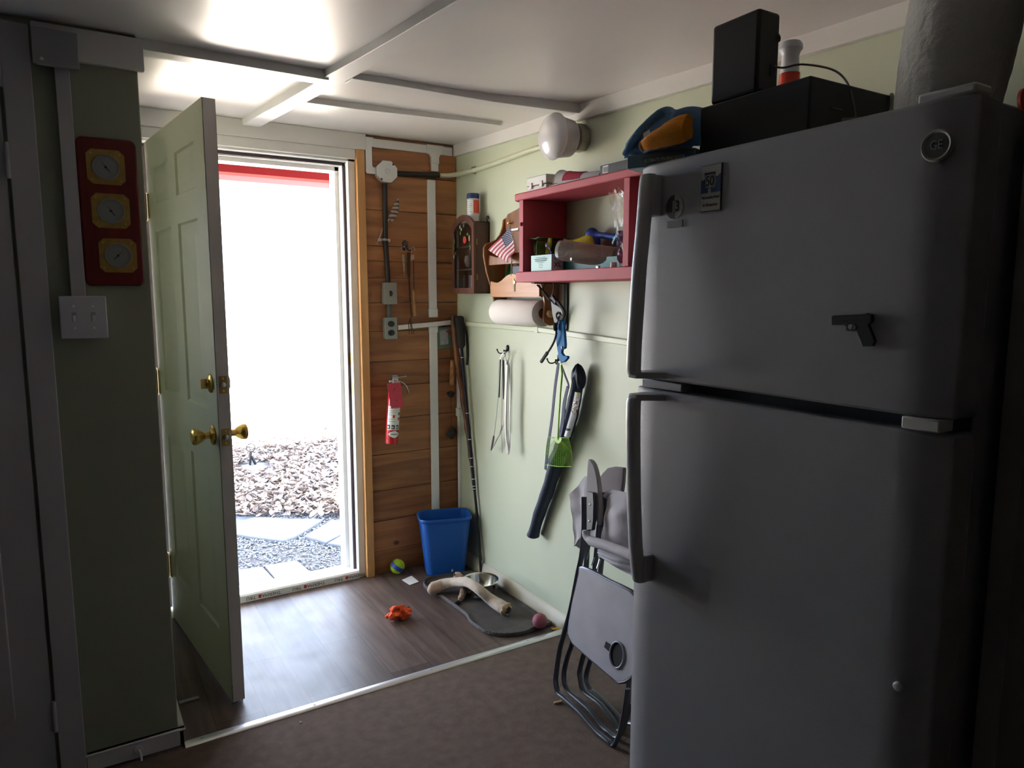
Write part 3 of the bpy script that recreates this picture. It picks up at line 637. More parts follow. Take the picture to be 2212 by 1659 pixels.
# fire extinguisher
def extinguisher():
    b0 = Ba(845, 958, -.075); t0 = Ba(853, 832, -.075); R0 = .0315
    ax = (t0-b0).normalized(); Lb = (t0-b0).length
    o = E('fire_extinguisher', 'red fire extinguisher with paper tag hanging on the stained boards', 'fire extinguisher', (b0.x, -.075, b0.z))
    m_r = M('red enamel', (.55, .012, .02), .25, coat=.5)
    m = MB(); m.lathe(b0, ax, [(R0*.6, 0), (R0*.92, .001), (R0, .008), (R0, Lb*.82), (R0*.93, Lb*.88), (R0*.7, Lb*.945), (R0*.38, Lb*.985), (.011, Lb)], 32); m.build('cylinder', m_r, o)
    u = V(0, -1, 0); u = (u-ax*u.dot(ax)).normalized(); w_ = ax.cross(u)
    if w_.x < 0: w_ = -w_
    def on(a, h, e=.0006): return b0+ax*h+(u*math.cos(a)+w_*math.sin(a))*(R0+e)
    def patch(a0, a1, h0, h1, mat, name, par, e=.0006, na=14):
        m = MB(); m.grid(lambda p, q: on(a0+(a1-a0)*p, h0+(h1-h0)*q, e), na, 2); return m.build(name, mat, par)
    k = Lb/126.
    lab = patch(-1.25, .95, 31*k, 82*k, M('white label', (.82, .82, .82), .4), 'label', o)
    patch(.97, 1.02, 31*k, 82*k, M('yellow edge', (.7, .55, .05), .5), 'label_edge', o)
    patch(1.04, 1.5, 31*k, 82*k, M('dark label', (.04, .05, .05), .5), 'label_side', o)
    for i in range(7):
        h = (77-4.6*i)*k
        if i in (4, ): continue
        patch(-1.1, random.uniform(-.1, .15), h, h+.0013, m_print, 'label_line', lab, .0010, 8)
    for a, h, c_ in ((.62, 66, m_print), (.62, 55, m_printred), (-.25, 60, m_printred)):
        patch(a-.16, a+.16, (h-3)*k, (h+3)*k, c_, 'label_mark', lab, .0010, 4)
    for a in (-.95, -.25, .45):
        q = patch(a-.24, a+.24, 33*k, 42*k, m_print, 'pictogram', lab, .0010, 5); patch(a-.16, a+.05, 35*k, 39*k, M('white ink', (.8, .8, .8), .5), 'pictogram_mark', q, .0014, 3)
    m = MB(); m.grid(lambda p, q: on(-.98+1.96*p, (22+7.5*(2*q-1)*max(.02, 1-abs(2*p-1)**1.6))*k, .0012), 18, 4); ov = m.build('badge', M('badge white', (.85, .85, .85), .4), o)
    for i, a in enumerate((-.5, -.3, -.1, .1, .3, .5)): patch(a-.06, a+.06, 20.6*k, 23.4*k, m_print, 'badge_mark', ov, .0018, 2)
    # valve
    vt = b0+ax*Lb
    m = MB(); m.lathe(vt-ax*.004, ax, [(.012, 0), (.012, .012), (.009, .014), (.009, .026), (.0, .026)], 18); m.obox(vt+ax*.022+V(.0, 0, 0), (.013, 0, .001), (0, .008, 0), (0, 0, .010)); m.cyl(vt+ax*.018, vt+ax*.018+V(-.030, 0, .002), .0048, .0055, n=10)
    m.build('valve', m_zinc, o, bevel=.001)
    m = MB(); m.obox(vt+ax*.035+V(.024, 0, .003), (.032, 0, .002), (0, .0075, 0), (0, 0, .0018)); m.obox(vt+ax*.034+V(-.004, 0, 0), (.008, 0, 0), (0, .007, 0), (0, 0, .007)); m.build('lever', m_steel, o, bevel=.001)
    m = MB(); P = smooth([vt+ax*.018+V(.008, 0, .002), vt+ax*.016+V(.035, 0, -.004), vt+ax*.008+V(.056, 0, -.016), vt+ax*-.006+V(.070, 0, -.036)], 5); ribbon(P, .014, .003, (0, 1, 0), mb=m); m.build('handle', m_steel, o)
    g = vt+ax*.012+V(0, -.012, 0); m = MB(); m.lathe(g, (0, -1, 0), [(.015, 0), (.015, .009), (.013, .010), (.0125, .0085), (0, .0085)], 24); gg = m.build('gauge', m_steel, o)
    m = MB(); m.lathe(g+V(0, -.0087, 0), (0, -1, 0), [(.0115, 0), (0, .0002)], 20); m.build('gauge_face', M('gauge face', (.65, .35, .38), .4), gg)
    m = MB(); a = [Ba(836, 829, -.118), Ba(865, 826, -.118), Ba(872, 879, -.116), Ba(845, 882, -.116)]
    m.prism([a[0]+V(.004, 0, 0), a[0]+(a[1]-a[0])*.85, a[1]+V(.002, 0, -.006), a[2], a[2]+(a[3]-a[2])*.5+V(0, 0, -.002), a[3], a[0]+V(0, 0, -.006)], (0, .0008, 0)); tg = m.build('paper_tag', M('pink red tag', (.58, .06, .10), .7, noise=.08, nscale=80), o)
    for px_, py_, s in ((852, 841, .004), (856, 865, .0028)): MB().obox(Ba(px_, py_, -.1185), (s, 0, 0), (0, .0003, 0), (0, 0, s*.8)).build('tag_print', M('dark red print', (.18, .02, .05), .7), tg)
extinguisher()
# bracket on the wall that carries it
m = MB(); p = Ba(853, 812, -.03); m.box(p.x-.010, p.x+.010, -.048, BY, p.z-.006, p.z+.004); m.tube([(p.x, -.046, p.z), (p.x, -.066, p.z+.001)], .005, 8); tag(m.build('wall_bracket', m_zinc, bevel=.001), 'small metal bracket carrying the fire extinguisher valve', 'bracket')
# small things on the boards by the corner
def z4(x, y): return (900+x/4.878, 660+y/4.878)
c0 = [Ba(*z4(218, 230), -.022), Ba(*z4(372, 222), -.022), Ba(*z4(378, 445), -.022), Ba(*z4(222, 468), -.022)]
o = E('card_pouch', 'clear green edged pouch with papers behind the walking sticks', 'pouch', (c0[0].x, -.02, 1.17))
m = MB(); m.prism(c0, (0, .006, 0)); m.build('pouch_body', M('murky green plastic', (.16, .22, .15), .35), o, bevel=.002)
cc = [Ba(*z4(x, y), -.0235) for x, y in ((245, 262), (330, 250), (335, 405), (248, 418))]; MB().prism(cc, (0, .001, 0)).build('paper', M('pale paper', (.42, .44, .46), .7, noise=.3, nscale=120), o)
m = MB(); cc = [Ba(*z4(x, y), -.025) for x, y in ((305, 265), (350, 255), (372, 290), (340, 305))]; m.prism(cc, (0, .001, 0)); m.build('red_tag', M('rust red paper', (.3, .07, .04), .7), o)
m = MB(); m.tube([Ba(*z4(370, 445), -.045), Ba(*z4(372, 560), -.045)], .0015, 6); o = E('wooden_float', 'short rough wooden peg hanging on a cord by the corner', 'wooden peg', tuple(Ba(*z4(380, 700), -.045))); m.build('cord', m_dark, o)
a, b_ = Ba(*z4(381, 578), -.045), Ba(*z4(372, 842), -.045); m = MB(); m.tube([a, a+(b_-a)*.05, a+(b_-a)*.5, a+(b_-a)*.9, b_], [.010, .0125, .0135, .013, .008], 12); m.build('peg', M('rough bark wood', (.40, .20, .09), .8, noise=.4, nscale=50, bump=.6), o)
m = MB(); m.lathe(Ba(*z4(335, 928), BY), (0, -1, 0), [(.008, 0), (.008, .02), (.017, .028), (.017, .036), (0, .038)], 8); tag(m.build('coat_peg', M('dark green iron', (.03, .032, .022), .6)), 'small dark metal knob on the boards below the wooden peg', 'knob')
m = MB(); p = Ba(*z4(370, 1345), -.045); NN = 14
m.grid(lambda u, v: p+Vector((math.cos(2*PI*u)*math.sin(PI*v), math.sin(2*PI*u)*math.sin(PI*v), math.cos(PI*v)))*(.026*(1+.18*math.sin(9*u+5*v)+.1*math.sin(14*v))), 16, 10)
rk = E('hanging_stone', 'rough dark round stone hanging low on the boards by the corner', 'stone', tuple(p)); m.build('stone', M('dark pumice', (.045, .04, .035), .95, bump=1, bscale=120), rk)
m = MB(); m.tube([p+V(0, 0, .024), Ba(*z4(362, 945), -.035)], .001, 5); m.build('cord', m_dark, rk)
# wood knots / worn marks as real dark patches on two boards
# ================================================================ WALKING STICKS
top = Ri(984, 683, -.075); ft = V(-.045, -.262, .01)
P = [Ba(980, 683, -.095)]
def stick_pt(px_, py_, Y): return Ba(px_, py_, Y)
o = E('walking_stick', 'knotty brown wooden walking stick leaning in the corner', 'walking stick', (ft.x, ft.y, 0))
W0 = [(980, 682, -.060), (981, 700, -.062), (984, 735, -.070), (989, 780, -.082), (995, 820, -.095), (1003, 880, -.115), (1012, 940, -.137), (1020, 1000, -.160), (1028, 1060, -.185), (1036, 1130, -.215), (1042, 1190, -.240), (1046, 1228, -.255)]
P = [Ba(*w_) for w_ in W0]; P[-1].z = .012
pp = smooth(P, 4); rs = [(.0165 if i < 8 else .0150 if i < 16 else .0138)+.0016*math.sin(i*1.7)+.001*math.sin(i*3.1) for i in range(len(pp))]
m = MB(); m.tube(pp, rs, 12); m.build('shaft', M('knotty hickory', (.16, .055, .02), .4, noise=.75, nscale=22, stretch=(1, 1, .45)), o)
q = pp[3]+(pp[0]-pp[3])*.0
o = E('hiking_pole', 'black trekking pole with white markings leaning beside the wooden stick', 'hiking pole', (-.05, -.24, 0))
W1 = [(993, 690, -.075), (998, 752, -.090), (1003, 815, -.106), (1011, 900, -.130), (1018, 980, -.155), (1026, 1060, -.180), (1033, 1140, -.212), (1040, 1224, -.250)]
P = [Ba(w_[0]-1, w_[1], w_[2]-.036) for w_ in W1]; P[-1].z = .010
m = MB(); m.tube(smooth(P[1:6], 5), .0080, 10); m.build('upper_shaft', M('dark blue metal', (.02, .018, .035), .25, metal=.4), o)
m = MB(); m.tube(smooth(P[5:], 4), .0066, 10); m.build('lower_shaft', m_black, o)
m = MB(); g0, g1 = P[0], P[1]; m.tube([g0+(g1-g0)*t for t in (-.12, -.08, 0, .3, .6, .9, 1)], [.012, .023, .025, .022, .0235, .021, .012], 14, flat=.85); m.build('grip', M('black foam', (.015, .014, .013), .8), o)
pth = smooth(P[1:6], 10)
for k in (4, 19, 26, 31, 33, 36, 38, 39):
    k2 = min(len(pth)-2, k); a = pth[k2]; dd = (pth[k2+1]-a).normalized(); m = MB(); m.cyl(a, a+dd*.0035, .0085, n=12); m.build('marking', M('white marking', (.7, .7, .72), .4), o)
m = MB(); m.tube(smooth([g0+(g1-g0)*.1+V(.02, 0, 0), g0+(g1-g0)*.6+V(.034, 0, 0), g0+(g1-g0)*1.15+V(.032, 0, 0), g0+(g1-g0)*1.6+V(.022, 0, 0)], 4), [.006]*5+[.009]*4+[.007]*4, 6, flat=.4); m.build('wrist_strap', m_black, o)
# ================================================================ CURIO CABINET
CX = -.085; Y1, Y0 = -.345, -.128; Z0, Z1 = 1.378, 1.705
m_cab = M_wood('dark cabinet wood', (.035, .014, .009), (.085, .036, .022), 'Z', .4, knots=False)
o = E('curio_cabinet', 'small dark wooden wall cabinet with a glass front and arched top', 'cabinet', (CX/2, (Y0+Y1)/2, Z0))
m = MB(); m.box(CX+.012, -.001, Y1, Y1+.008, Z0, Z1); m.box(CX+.012, -.001, Y0-.008, Y0, Z0, Z1); m.box(CX+.012, -.001, Y1, Y0, Z0, Z0+.008); m.box(CX+.012, -.001, Y1, Y0, Z1-.008, Z1); m.box(-.006, -.001, Y1, Y0, Z0, Z1+.0); m.build('case', m_cab, o, bevel=.001)
yc = (Y0+Y1)/2
def arch(zb, rise, hw, n=14): return [(yc+hw*math.cos(PI*k/n), zb+rise*(.5-.5*math.cos(PI*(1-abs(1-2*k/n))))) for k in range(n+1)]
out_ = [(Y1, Z0)]+[(Y0, Z0)]+[(Y0, Z1-.006)]+[(y, z) for y, z in arch(Z1-.004, .040, (Y0-Y1)/2-.006)]+[(Y1, Z1-.006)]
inn = [(Y1+.020, Z0+.026), (Y0-.020, Z0+.026), (Y0-.020, Z1-.035)]+[(y, z) for y, z in arch(Z1-.030, .038, (Y0-Y1)/2-.024)]+[(Y1+.020, Z1-.035)]
m = MB(); n = len(out_); vs = []
for X in (CX, CX+.012):
    for y, z in out_: vs.append((X, y, z))
    for y, z in inn: vs.append((X, y, z))
fs = []
for i in range(n):
    j = (i+1) % n; fs += [(i, j, n+j, n+i), (2*n+i, 3*n+i, 3*n+j, 2*n+j), (i, 2*n+i, 2*n+j, j), (n+i, n+j, 3*n+j, 3*n+i)]
m.add(vs, fs); dr = m.build('cabinet_door', M_wood('reddish cabinet wood', (.06, .02, .013), (.14, .050, .032), 'Z', .4, knots=False), o)
m = MB(); m.prism([(CX+.005, y, z) for y, z in inn], (.002, 0, 0)); m.build('glass', M('cabinet glass', (.9, .9, .9), .03, trans=1, alpha=.45), dr)
for z in (Z0+.235, Z0+.075): m = MB(); m.cyl((CX+.016, Y1-.001, z-.014), (CX+.016, Y1-.001, z+.014), .0022, n=8); m.build('hinge', m_brassdull, dr)
for z in (Z0+.110, Z0+.215): m = MB(); m.box(CX+.016, -.006, Y1+.009, Y0-.009, z, z+.005); m.build('shelf', m_cab, o)
m = MB(); m.tube(smooth([(-.004, Y1+.012, Z1-.005), (-.010, Y1+.012, Z1+.018), (-.006, Y1+.006, Z1+.026), (-.002, Y1+.004, Z1+.014)], 3), .003, 6); m.build('hanger', m_dark, o)
# painted door decorations (flowers, foliage and a fruit shape) as thin inlays
yy = lambda px_, py_: Ri(960+px_/7.9, 440+py_/7.9, CX-.001)
def blob(name, cx_, cy_, r1, r2, mat, n=10, jag=.25, par=dr, off=0):
    c = yy(cx_, cy_); m = MB(); sc_ = .00026
    m.prism([(CX-.0006-off, c.y+r1*sc_*math.cos(2*PI*k/n)*(1+jag*math.sin(k*2.3)), c.z+r2*sc_*math.sin(2*PI*k/n)*(1+jag*math.cos(k*1.9))) for k in range(n)], (.0006, 0, 0)); m.build(name, mat, par)
m_fol = M('painted foliage', (.10, .17, .03), .5, noise=.5, nscale=200); m_wfl = M('painted white flower', (.75, .75, .65), .5)
for a in ((325, 370, 22, 40), (270, 500, 20, 42), (170, 640, 18, 60), (160, 760, 16, 50), (435, 740, 16, 60), (390, 520, 30, 25), (190, 850, 16, 30)): blob('painted_foliage', *a, m_fol, 12, .35)
for a in ((262, 400, 14, 32), (285, 440, 14, 26), (160, 905, 14, 30)): blob('painted_flower', *a, m_wfl, 10, .3)
blob('painted_apple', 345, 620, 62, 62, M('painted red', (.55, .03, .03), .4), 16, .05, off=.0008); blob('painted_apple_end', 425, 590, 22, 55, M('painted peach', (.6, .33, .16), .4), 14, .05, off=.0014); blob('painted_leaf', 345, 572, 50, 14, m_fol, 10, .2, off=.0018)
# contents behind the glass
m = MB(); c = V(-.045, Y1+.062, Z0+.009); m.lathe(c, (0, 0, 1), [(.020, 0), (.020, .072), (.017, .076), (0, .076)], 20); tag(m.build('pill_bottle', M('white bottle', (.75, .75, .75), .4)), 'white cylinder bottle on the bottom shelf inside the curio cabinet', 'bottle')
m = MB(); c = V(-.050, Y0-.060, Z0+.009); m.lathe(c, (0, 0, 1), [(.010, 0), (.010, .060), (.006, .068), (.006, .078), (0, .079)], 16); tag(m.build('glass_vial', M('blue grey vial', (.10, .15, .19), .2)), 'slim blue grey vial at the left inside the curio cabinet', 'bottle')
m = MB(); c = V(-.042, Y1+.105, Z0+.117); m.lathe(c, (0, 0, 1), [(.012, 0), (.026, .010), (.034, .035), (.030, .058), (.014, .070), (.012, .082), (0, .084)], 18); tag(m.build('glass_jar', M('grey glass', (.10, .095, .10), .25)), 'dusky round jar on the middle shelf inside the curio cabinet', 'jar')
# canister on top of the cabinet
c = Ri(1018, 468, -.045); c = V(-.045, c.y, Z1+.0)
o = E('spice_canister', 'tall round canister with blue lid standing on the curio cabinet', 'canister', (c.x, c.y, c.z))
zb = Z1+.0005; c.z = zb; c.y = -.268
m = MB(); m.lathe(c, (0, 0, 1), [(.027, 0), (.028, .002), (.028, .105), (.026, .108), (0, .108)], 28); m.build('can', M('clear white plastic', (.70, .70, .72), .3), o)
m = MB(); m.lathe(c+V(0, 0, .108), (0, 0, 1), [(.029, 0), (.029, .020), (.027, .023), (0, .023)], 28); m.build('lid', M('blue lid', (.02, .04, .16), .4), o)
def band(c, r, a0, a1, z0, z1, mat, name, par, n=10): m = MB(); m.grid(lambda p, q: V(c.x+r*math.cos(a0+(a1-a0)*p), c.y+r*math.sin(a0+(a1-a0)*p), c.z+z0+(z1-z0)*q), n, 1); return m.build(name, mat, par)
lb_ = band(c, .0286, PI*.95, PI*1.36, .040, .100, M('white paper label', (.78, .77, .78), .5), 'label', o); band(c, .0286, PI*1.36, PI*1.85, .040, .100, M('orange red label', (.72, .09, .05), .5), 'label_red', o)
for i in range(6): band(c, .0290, PI*1.02, PI*random.uniform(1.2, 1.32), .046+.009*i, .0475+.009*i, m_print, 'label_line', lb_, 5)
# ================================================================ MAIL HOLDER WITH PAPER ROLL
m_hold = M_wood('honey maple', (.20, .075, .022), (.36, .15, .050), 'Z', .35, knots=False)
o = E('paper_towel_holder', 'honey coloured wooden wall rack with letter pocket and roll bar', 'towel holder', (-.03, -.69, 1.3))
YL, YR = -.500, -.885
def side(Y, name):
    m = MB(); pr = [(-.001, 1.252), (-.045, 1.250), (-.068, 1.262), (-.072, 1.285), (-.066, 1.34), (-.080, 1.40), (-.104, 1.47), (-.118, 1.54), (-.118, 1.575), (-.108, 1.592), (-.085, 1.600), (-.055, 1.612), (-.035, 1.635), (-.022, 1.67), (-.018, 1.70), (-.001, 1.71)]
    m.prism([(x, Y, z) for x, z in pr], (0, .013 if Y == YL else -.013, 0)); m.build(name, m_hold, o, bevel=.003)
side(YL, 'side_panel'); side(YR, 'side_panel')
m = MB(); m.prism([(-.001, y, z) for y, z in ((YL, 1.40), (YL, 1.70), (YL-.02, 1.722), (YL-.10, 1.735), (-.6925, 1.765), (YR+.10, 1.735), (YR+.02, 1.722), (YR, 1.70), (YR, 1.40))], (-.010, 0, 0)); m.build('back_board', m_hold, o, bevel=.002)
fb = [(YL, 1.365), (YL, 1.432)]+[(YL-.03*k, 1.430+[-.004, -.006, .002, .016, .026, .030, .026, .016, .002, -.006, -.004][k-1]) for k in range(1, 12)]+[(YR, 1.432), (YR, 1.365)]
m = MB(); m.prism([(-.086, y, z) for y, z in fb], (.009, 0, 0)); pk = m.build('pocket_front', M_wood('light maple', (.46, .19, .06), (.62, .31, .12), 'Y', .4, knots=False), o, bevel=.001)
MB().box(-.078, -.010, YR, YL, 1.362, 1.370).build('pocket_floor', m_hold, o)
MB().prism([(-.098, y, z) for y, z in ((YL, 1.50), (YL, 1.545), (YL-.08, 1.530), (YL-.2, 1.545), (YR, 1.535), (YR, 1.50))], (.008, 0, 0)).build('upper_pocket_front', m_hold, o, bevel=.001)
p = Ri(1111, 608, -.0868); m = MB(); m.prism([(-.087, p.y+a, p.z+b) for a, b in ((.008, .012), (.001, .010), (-.002, .002), (-.010, .004), (-.012, -.006), (-.004, -.012), (.006, -.008), (.003, .0))], (-.003, 0, 0)); m.build('brass_emblem', m_brass, pk, bevel=.0008)
MB().box(-.088, -.086, p.y-.006, p.y+.003, p.z-.042, p.z-.012).build('green_decal', M('faded green decal', (.16, .15, .07), .6), pk)
m = MB(); m.cyl((-.048, YR-.030, 1.298), (-.048, YL+.012, 1.298), .010, n=14); m.lathe((-.048, YR-.013, 1.298), (0, -1, 0), [(.009, 0), (.015, .005), (.016, .012), (.011, .019), (0, .021)], 18); m.build('roll_bar', M('light dowel', (.50, .28, .12), .4), o)
p = Ri(1101, 482, -.02); m = MB(); m.lathe((-.011, p.y, p.z), (-1, 0, 0), [(.003, 0), (.003, .008), (.0065, .014), (.005, .020), (0, .021)], 14); m.build('brass_knob', m_brass, o)
m_pt = M('paper towel', (.80, .75, .72), .9, bump=.3, bscale=90)
R_ = .054
o2 = E('paper_towel_roll', 'white paper towel roll on the bar of the wooden rack', 'paper towel roll', (-.052, -.69, 1.29))
m = MB(); c0 = V(-.056, YR+.018, 1.298); m.lathe(c0, (0, 1, 0), [(.021, .0), (R_-.002, 0), (R_, .003), (R_, .340), (R_-.002, .345), (.021, .345)], 40); m.build('paper', m_pt, o2, ang=50)
m = MB(); m.lathe(c0+V(0, -.001, 0), (0, 1, 0), [(.018, 0), (.021, 0), (.021, .346), (.018, .346), (.018, 0)], 24); m.build('core_tube', M('brown card', (.22, .14, .09), .8), o2)
# rack contents
m = MB(); p = Ri(1098, 592, -.06)
m.grid(lambda u, v: V(-.048+.014*math.sin(6*u+2), p.y+.026-.055*u, 1.382+.118*v*(.80+.20*math.sin(7*u+1))+.006*math.sin(13*u)*v)+V(.010*math.sin(9*v+4*u), 0, 0), 16, 8)
tag(m.build('plastic_bag', M('green plastic film', (.02, .35, .22), .3), solid=.001, ang=50), 'crumpled green plastic bag sticking out of the letter pocket', 'bag')
m = MB(); p = Ri(1116, 590, -.045); m.box(-.052, -.034, p.y-.045, p.y+.022, 1.3705, 1.492); o = tag(m.build('dark_package', M('dark blue pack', (.025, .03, .07), .4)), 'dark blue packet with pale scratches in the letter pocket', 'packet')
for i in range(3): m = MB(); m.tube([(-.0525, p.y+.010-.008*i, 1.445+.01*i), (-.0525, p.y-.004-.006*i, 1.405+.006*i)], .0008, 4); m.build('pale_line', M('pale ink', (.6, .62, .65), .6), o)
p = Ri(1111, 497, -.055); m = MB(); m.box(-.070, -.030, p.y-.055, p.y+.010, p.z-.004, p.z+.004); m.build('x', m_vinylwhite); o = bpy.data.objects['x']; o.name = 'white_card'; tag(o, 'white card lying across the back board of the wooden rack', 'card')
# small flag
o = E('small_flag', 'small striped flag with blue starred corner stuck in the rack', 'flag', tuple(Ri(1103, 560, -.09)))
FX = -.128
TL, TR, BR, BL = Ri(1101, 488, FX), Ri(1057, 540, FX+.004), Ri(1096, 568, FX), Ri(1109, 545, FX-.01); ML = Ri(1106.5, 516, FX)
cols = {'r': M('flag red', (.36, .02, .05), .7), 'w': M('flag white', (.66, .56, .58), .7), 'b': M('flag blue', (.03, .035, .10), .7)}
m = MB(); NS, NF = 13, 20
def fp(a, b):      # a: hoist to fly, b: top to bottom
    Lh = TL*(1-b)*(1-b)+ML*2*b*(1-b)+BL*b*b; Rr = TR*(1-b)+BR*b
    return Lh*(1-a)+Rr*a+V(.006*math.sin(a*5+b*2), 0, 0)
for j in range(NS):
    for i in range(NF):
        col = 2 if (j < 7 and i < 9) else (0 if j % 2 == 0 else 1)
        q = [fp(i/NF, j/NS), fp((i+1)/NF, j/NS), fp((i+1)/NF, (j+1)/NS), fp(i/NF, (j+1)/NS)]; m.add(q, [(0, 1, 2, 3)], col)
fl = m.build('cloth', [cols['r'], cols['w'], cols['b']], o, solid=.0006, ang=60)
m = MB()
for j in range(9):
    for i in range(6 if j % 2 == 0 else 5):
        c = fp((.5+i*1.45+(0 if j % 2 == 0 else .72))/NF*1.02, (.45+j*.72)/NS)+V(-.0008, 0, 0)
        m.prism([c+V(0, .0016*math.cos(2*PI*k/5+PI/2)*s, .0016*math.sin(2*PI*k/5+PI/2)*s) for k in range(5) for s in (1, )], (-.0003, 0, 0))
s_ = m.build('stars', M('star white', (.8, .8, .82), .6), fl); s_['kind'] = 'stuff'
m = MB(); m.tube([Ri(1101, 478, FX+.002), Ri(1106, 520, FX+.006), Ri(1104, 600, FX+.045)], .0017, 6); m.lathe(Ri(1101, 478, FX+.002), (0, 0, 1), [(.003, 0), (.0035, .004), (0, .010)], 8); m.build('pole', M('gold stick', (.5, .36, .1), .4), o)
# ================================================================ RED SHELF
m_sh = M('dusty red paint', (.46, .06, .085), .6, noise=.06, nscale=10, bump=.1, bscale=60); m_shin = m_sh
SX = -.200; SL, SD1, SR = -.930, -1.520, -2.15
o = E('wall_shelf', 'red painted open box shelf on the green wall above the hooks', 'shelf', (-.1, -1.4, 1.42))
m = MB(); m.prism([(-.001, -.868, 1.724), (SX+.02, -.868, 1.724), (SX, -.885, 1.724), (SX, SR, 1.724), (-.001, SR, 1.724)], (0, 0, .027)); m.build('top_board', m_sh, o, bevel=.005)
m = MB(); m.box(SX, -.001, SR, -.893, 1.419, 1.458); m.build('bottom_board', m_sh, o, bevel=.003)
for Y in (SL, SD1-.010, SR+.03): m = MB(); m.box(SX, -.001, Y-.016+.016*(Y == SL)*0, Y+.012, 1.458, 1.724); m.build('side_board', m_sh, o, bevel=.002)
p = Ri(1124, 485, SX); m = MB(); m.sphere((SX, -.935, p.z), .008, 10); m.build('knob', m_sh, o)
# bracket below
p = Ri(1219, 700, -.03); o = E('shelf_bracket', 'black iron bracket under the red shelf beside the blue tool', 'bracket', (-.01, p.y, 1.3))
yb = Ri(1220, 660, -.01).y
m = MB(); m.prism([(-.0015, yb+a, z) for a, z in ((-.011, 1.418), (.011, 1.418), (.011, 1.245), (.006, 1.232), (-.006, 1.232), (-.011, 1.245))], (-.006, 0, 0)); m.box(-.16, -.0015, yb-.011, yb+.011, 1.4135, 1.4185); m.build('bracket_body', m_blackmet, o, bevel=.001)
m = MB(); m.tube(smooth([(-.006, yb, 1.25), (-.05, yb, 1.33), (-.14, yb, 1.41)], 4), .004, 8); m.build('brace', m_blackmet, o)
m = MB(); m.lathe((-.0075, yb, 1.245), (-1, 0, 0), [(.004, 0), (.003, .002), (0, .0025)], 10); m.build('screw', m_zinc, o)
# ---- things standing in the shelf
BZ = 1.4585
def rib(x): return Ri(x[0], x[1], x[2])
# green book / pouch edges at the far left
m = MB()
for i, (y, h) in enumerate(((-.972, .115), (-.982, .105), (-.992, .112))): m.grid(lambda u, v: V(-.170+.13*u, y+.003*math.sin(8*v+i), BZ+.001+h*v), 4, 8)
m.grid(lambda u, v: V(-.178+.15*u, -.950-.075*v, BZ+.122+.003*math.sin(9*v)), 3, 6)
tag(m.build('seed_packets', M('olive green packets', (.09, .14, .03), .5, noise=.3, nscale=40), solid=.0012), 'olive green folded packets standing at the left end of the red shelf', 'packets')
# nitrile glove box
m_teal = M('pale teal card', (.42, .66, .66), .5); A0, A1, A2 = Ri(1147, 588, -.185), Ri(1191, 588, -.185), Ri(1215, 588, -.145)
dz = .058
u_ = (A1-A0); u_.z = 0; o = E('glove_box', 'pale teal cardboard glove box marked XL on the red shelf', 'box', (A0.x, A0.y, BZ))
base = [V(A0.x, A0.y, BZ), V(A1.x, A1.y, BZ), V(A2.x, A2.y-.006, BZ), V(A0.x+.05, A0.y-.01, BZ)]
m = MB(); m.prism(base, (0, 0, dz)); m.build('carton', m_teal, o, bevel=.001)
e1 = (base[2]-base[1]); nn = V(-e1.y, e1.x, 0).normalized(); nn = nn if nn.y < 0 else -nn; nn = nn if nn.dot(V(-1, -1, 0)) > 0 else -nn
q = [base[1]+e1*.02+nn*.0006, base[1]+e1*.98+nn*.0006]; m = MB(); m.prism([q[0]+V(0, 0, .002), q[1]+V(0, 0, .002), q[1]+V(0, 0, dz-.012), q[0]+V(0, 0, dz-.002)], nn*.0004); ep = m.build('end_panel', M('mauve card', (.56, .46, .52), .5), o)
dx_ = e1.normalized(); text('lettering', 'XL', .022, m_print, ep, base[1]+e1*.5+V(0, 0, .020)+nn*.0012, dx_, (0, 0, 1), bold=.0004); text('lettering', 'EXAM', .009, m_print, ep, base[1]+e1*.5+V(0, 0, .042)+nn*.0012, dx_, (0, 0, 1))
for i, wdt in enumerate((.7, .9, .8, .5, .3, .3, .25)):
    a = base[0]+(base[1]-base[0])*(.5-wdt*.33)+V(-.0008, 0, dz-.009-.006*i); b2 = base[0]+(base[1]-base[0])*(.5+wdt*.33)+V(-.0008, 0, dz-.009-.006*i); m = MB(); m.tube([a, b2], .0007 if i not in (1, 2) else .0013, 4); m.build('text_line', M('grey ink', (.12, .18, .2), .6), o)
# second teal box lying behind
m = MB(); a = Ri(1212, 590, -.13); m.prism([(-.135, -1.105, BZ), (-.045, -1.07, BZ), (-.045, -1.40, BZ), (-.120, -1.42, BZ)], (0, 0, .040)); o = tag(m.build('glove_box', M('deep teal card', (.02, .22, .24), .45), bevel=.001), 'dark teal box lying behind the pale one under the mesh tube', 'box')
text('lettering', 'EXAM GLOVES', .016, m_print, o, V(-.131, -1.26, BZ+.030), (.046, -1, 0), (0, 0, 1))
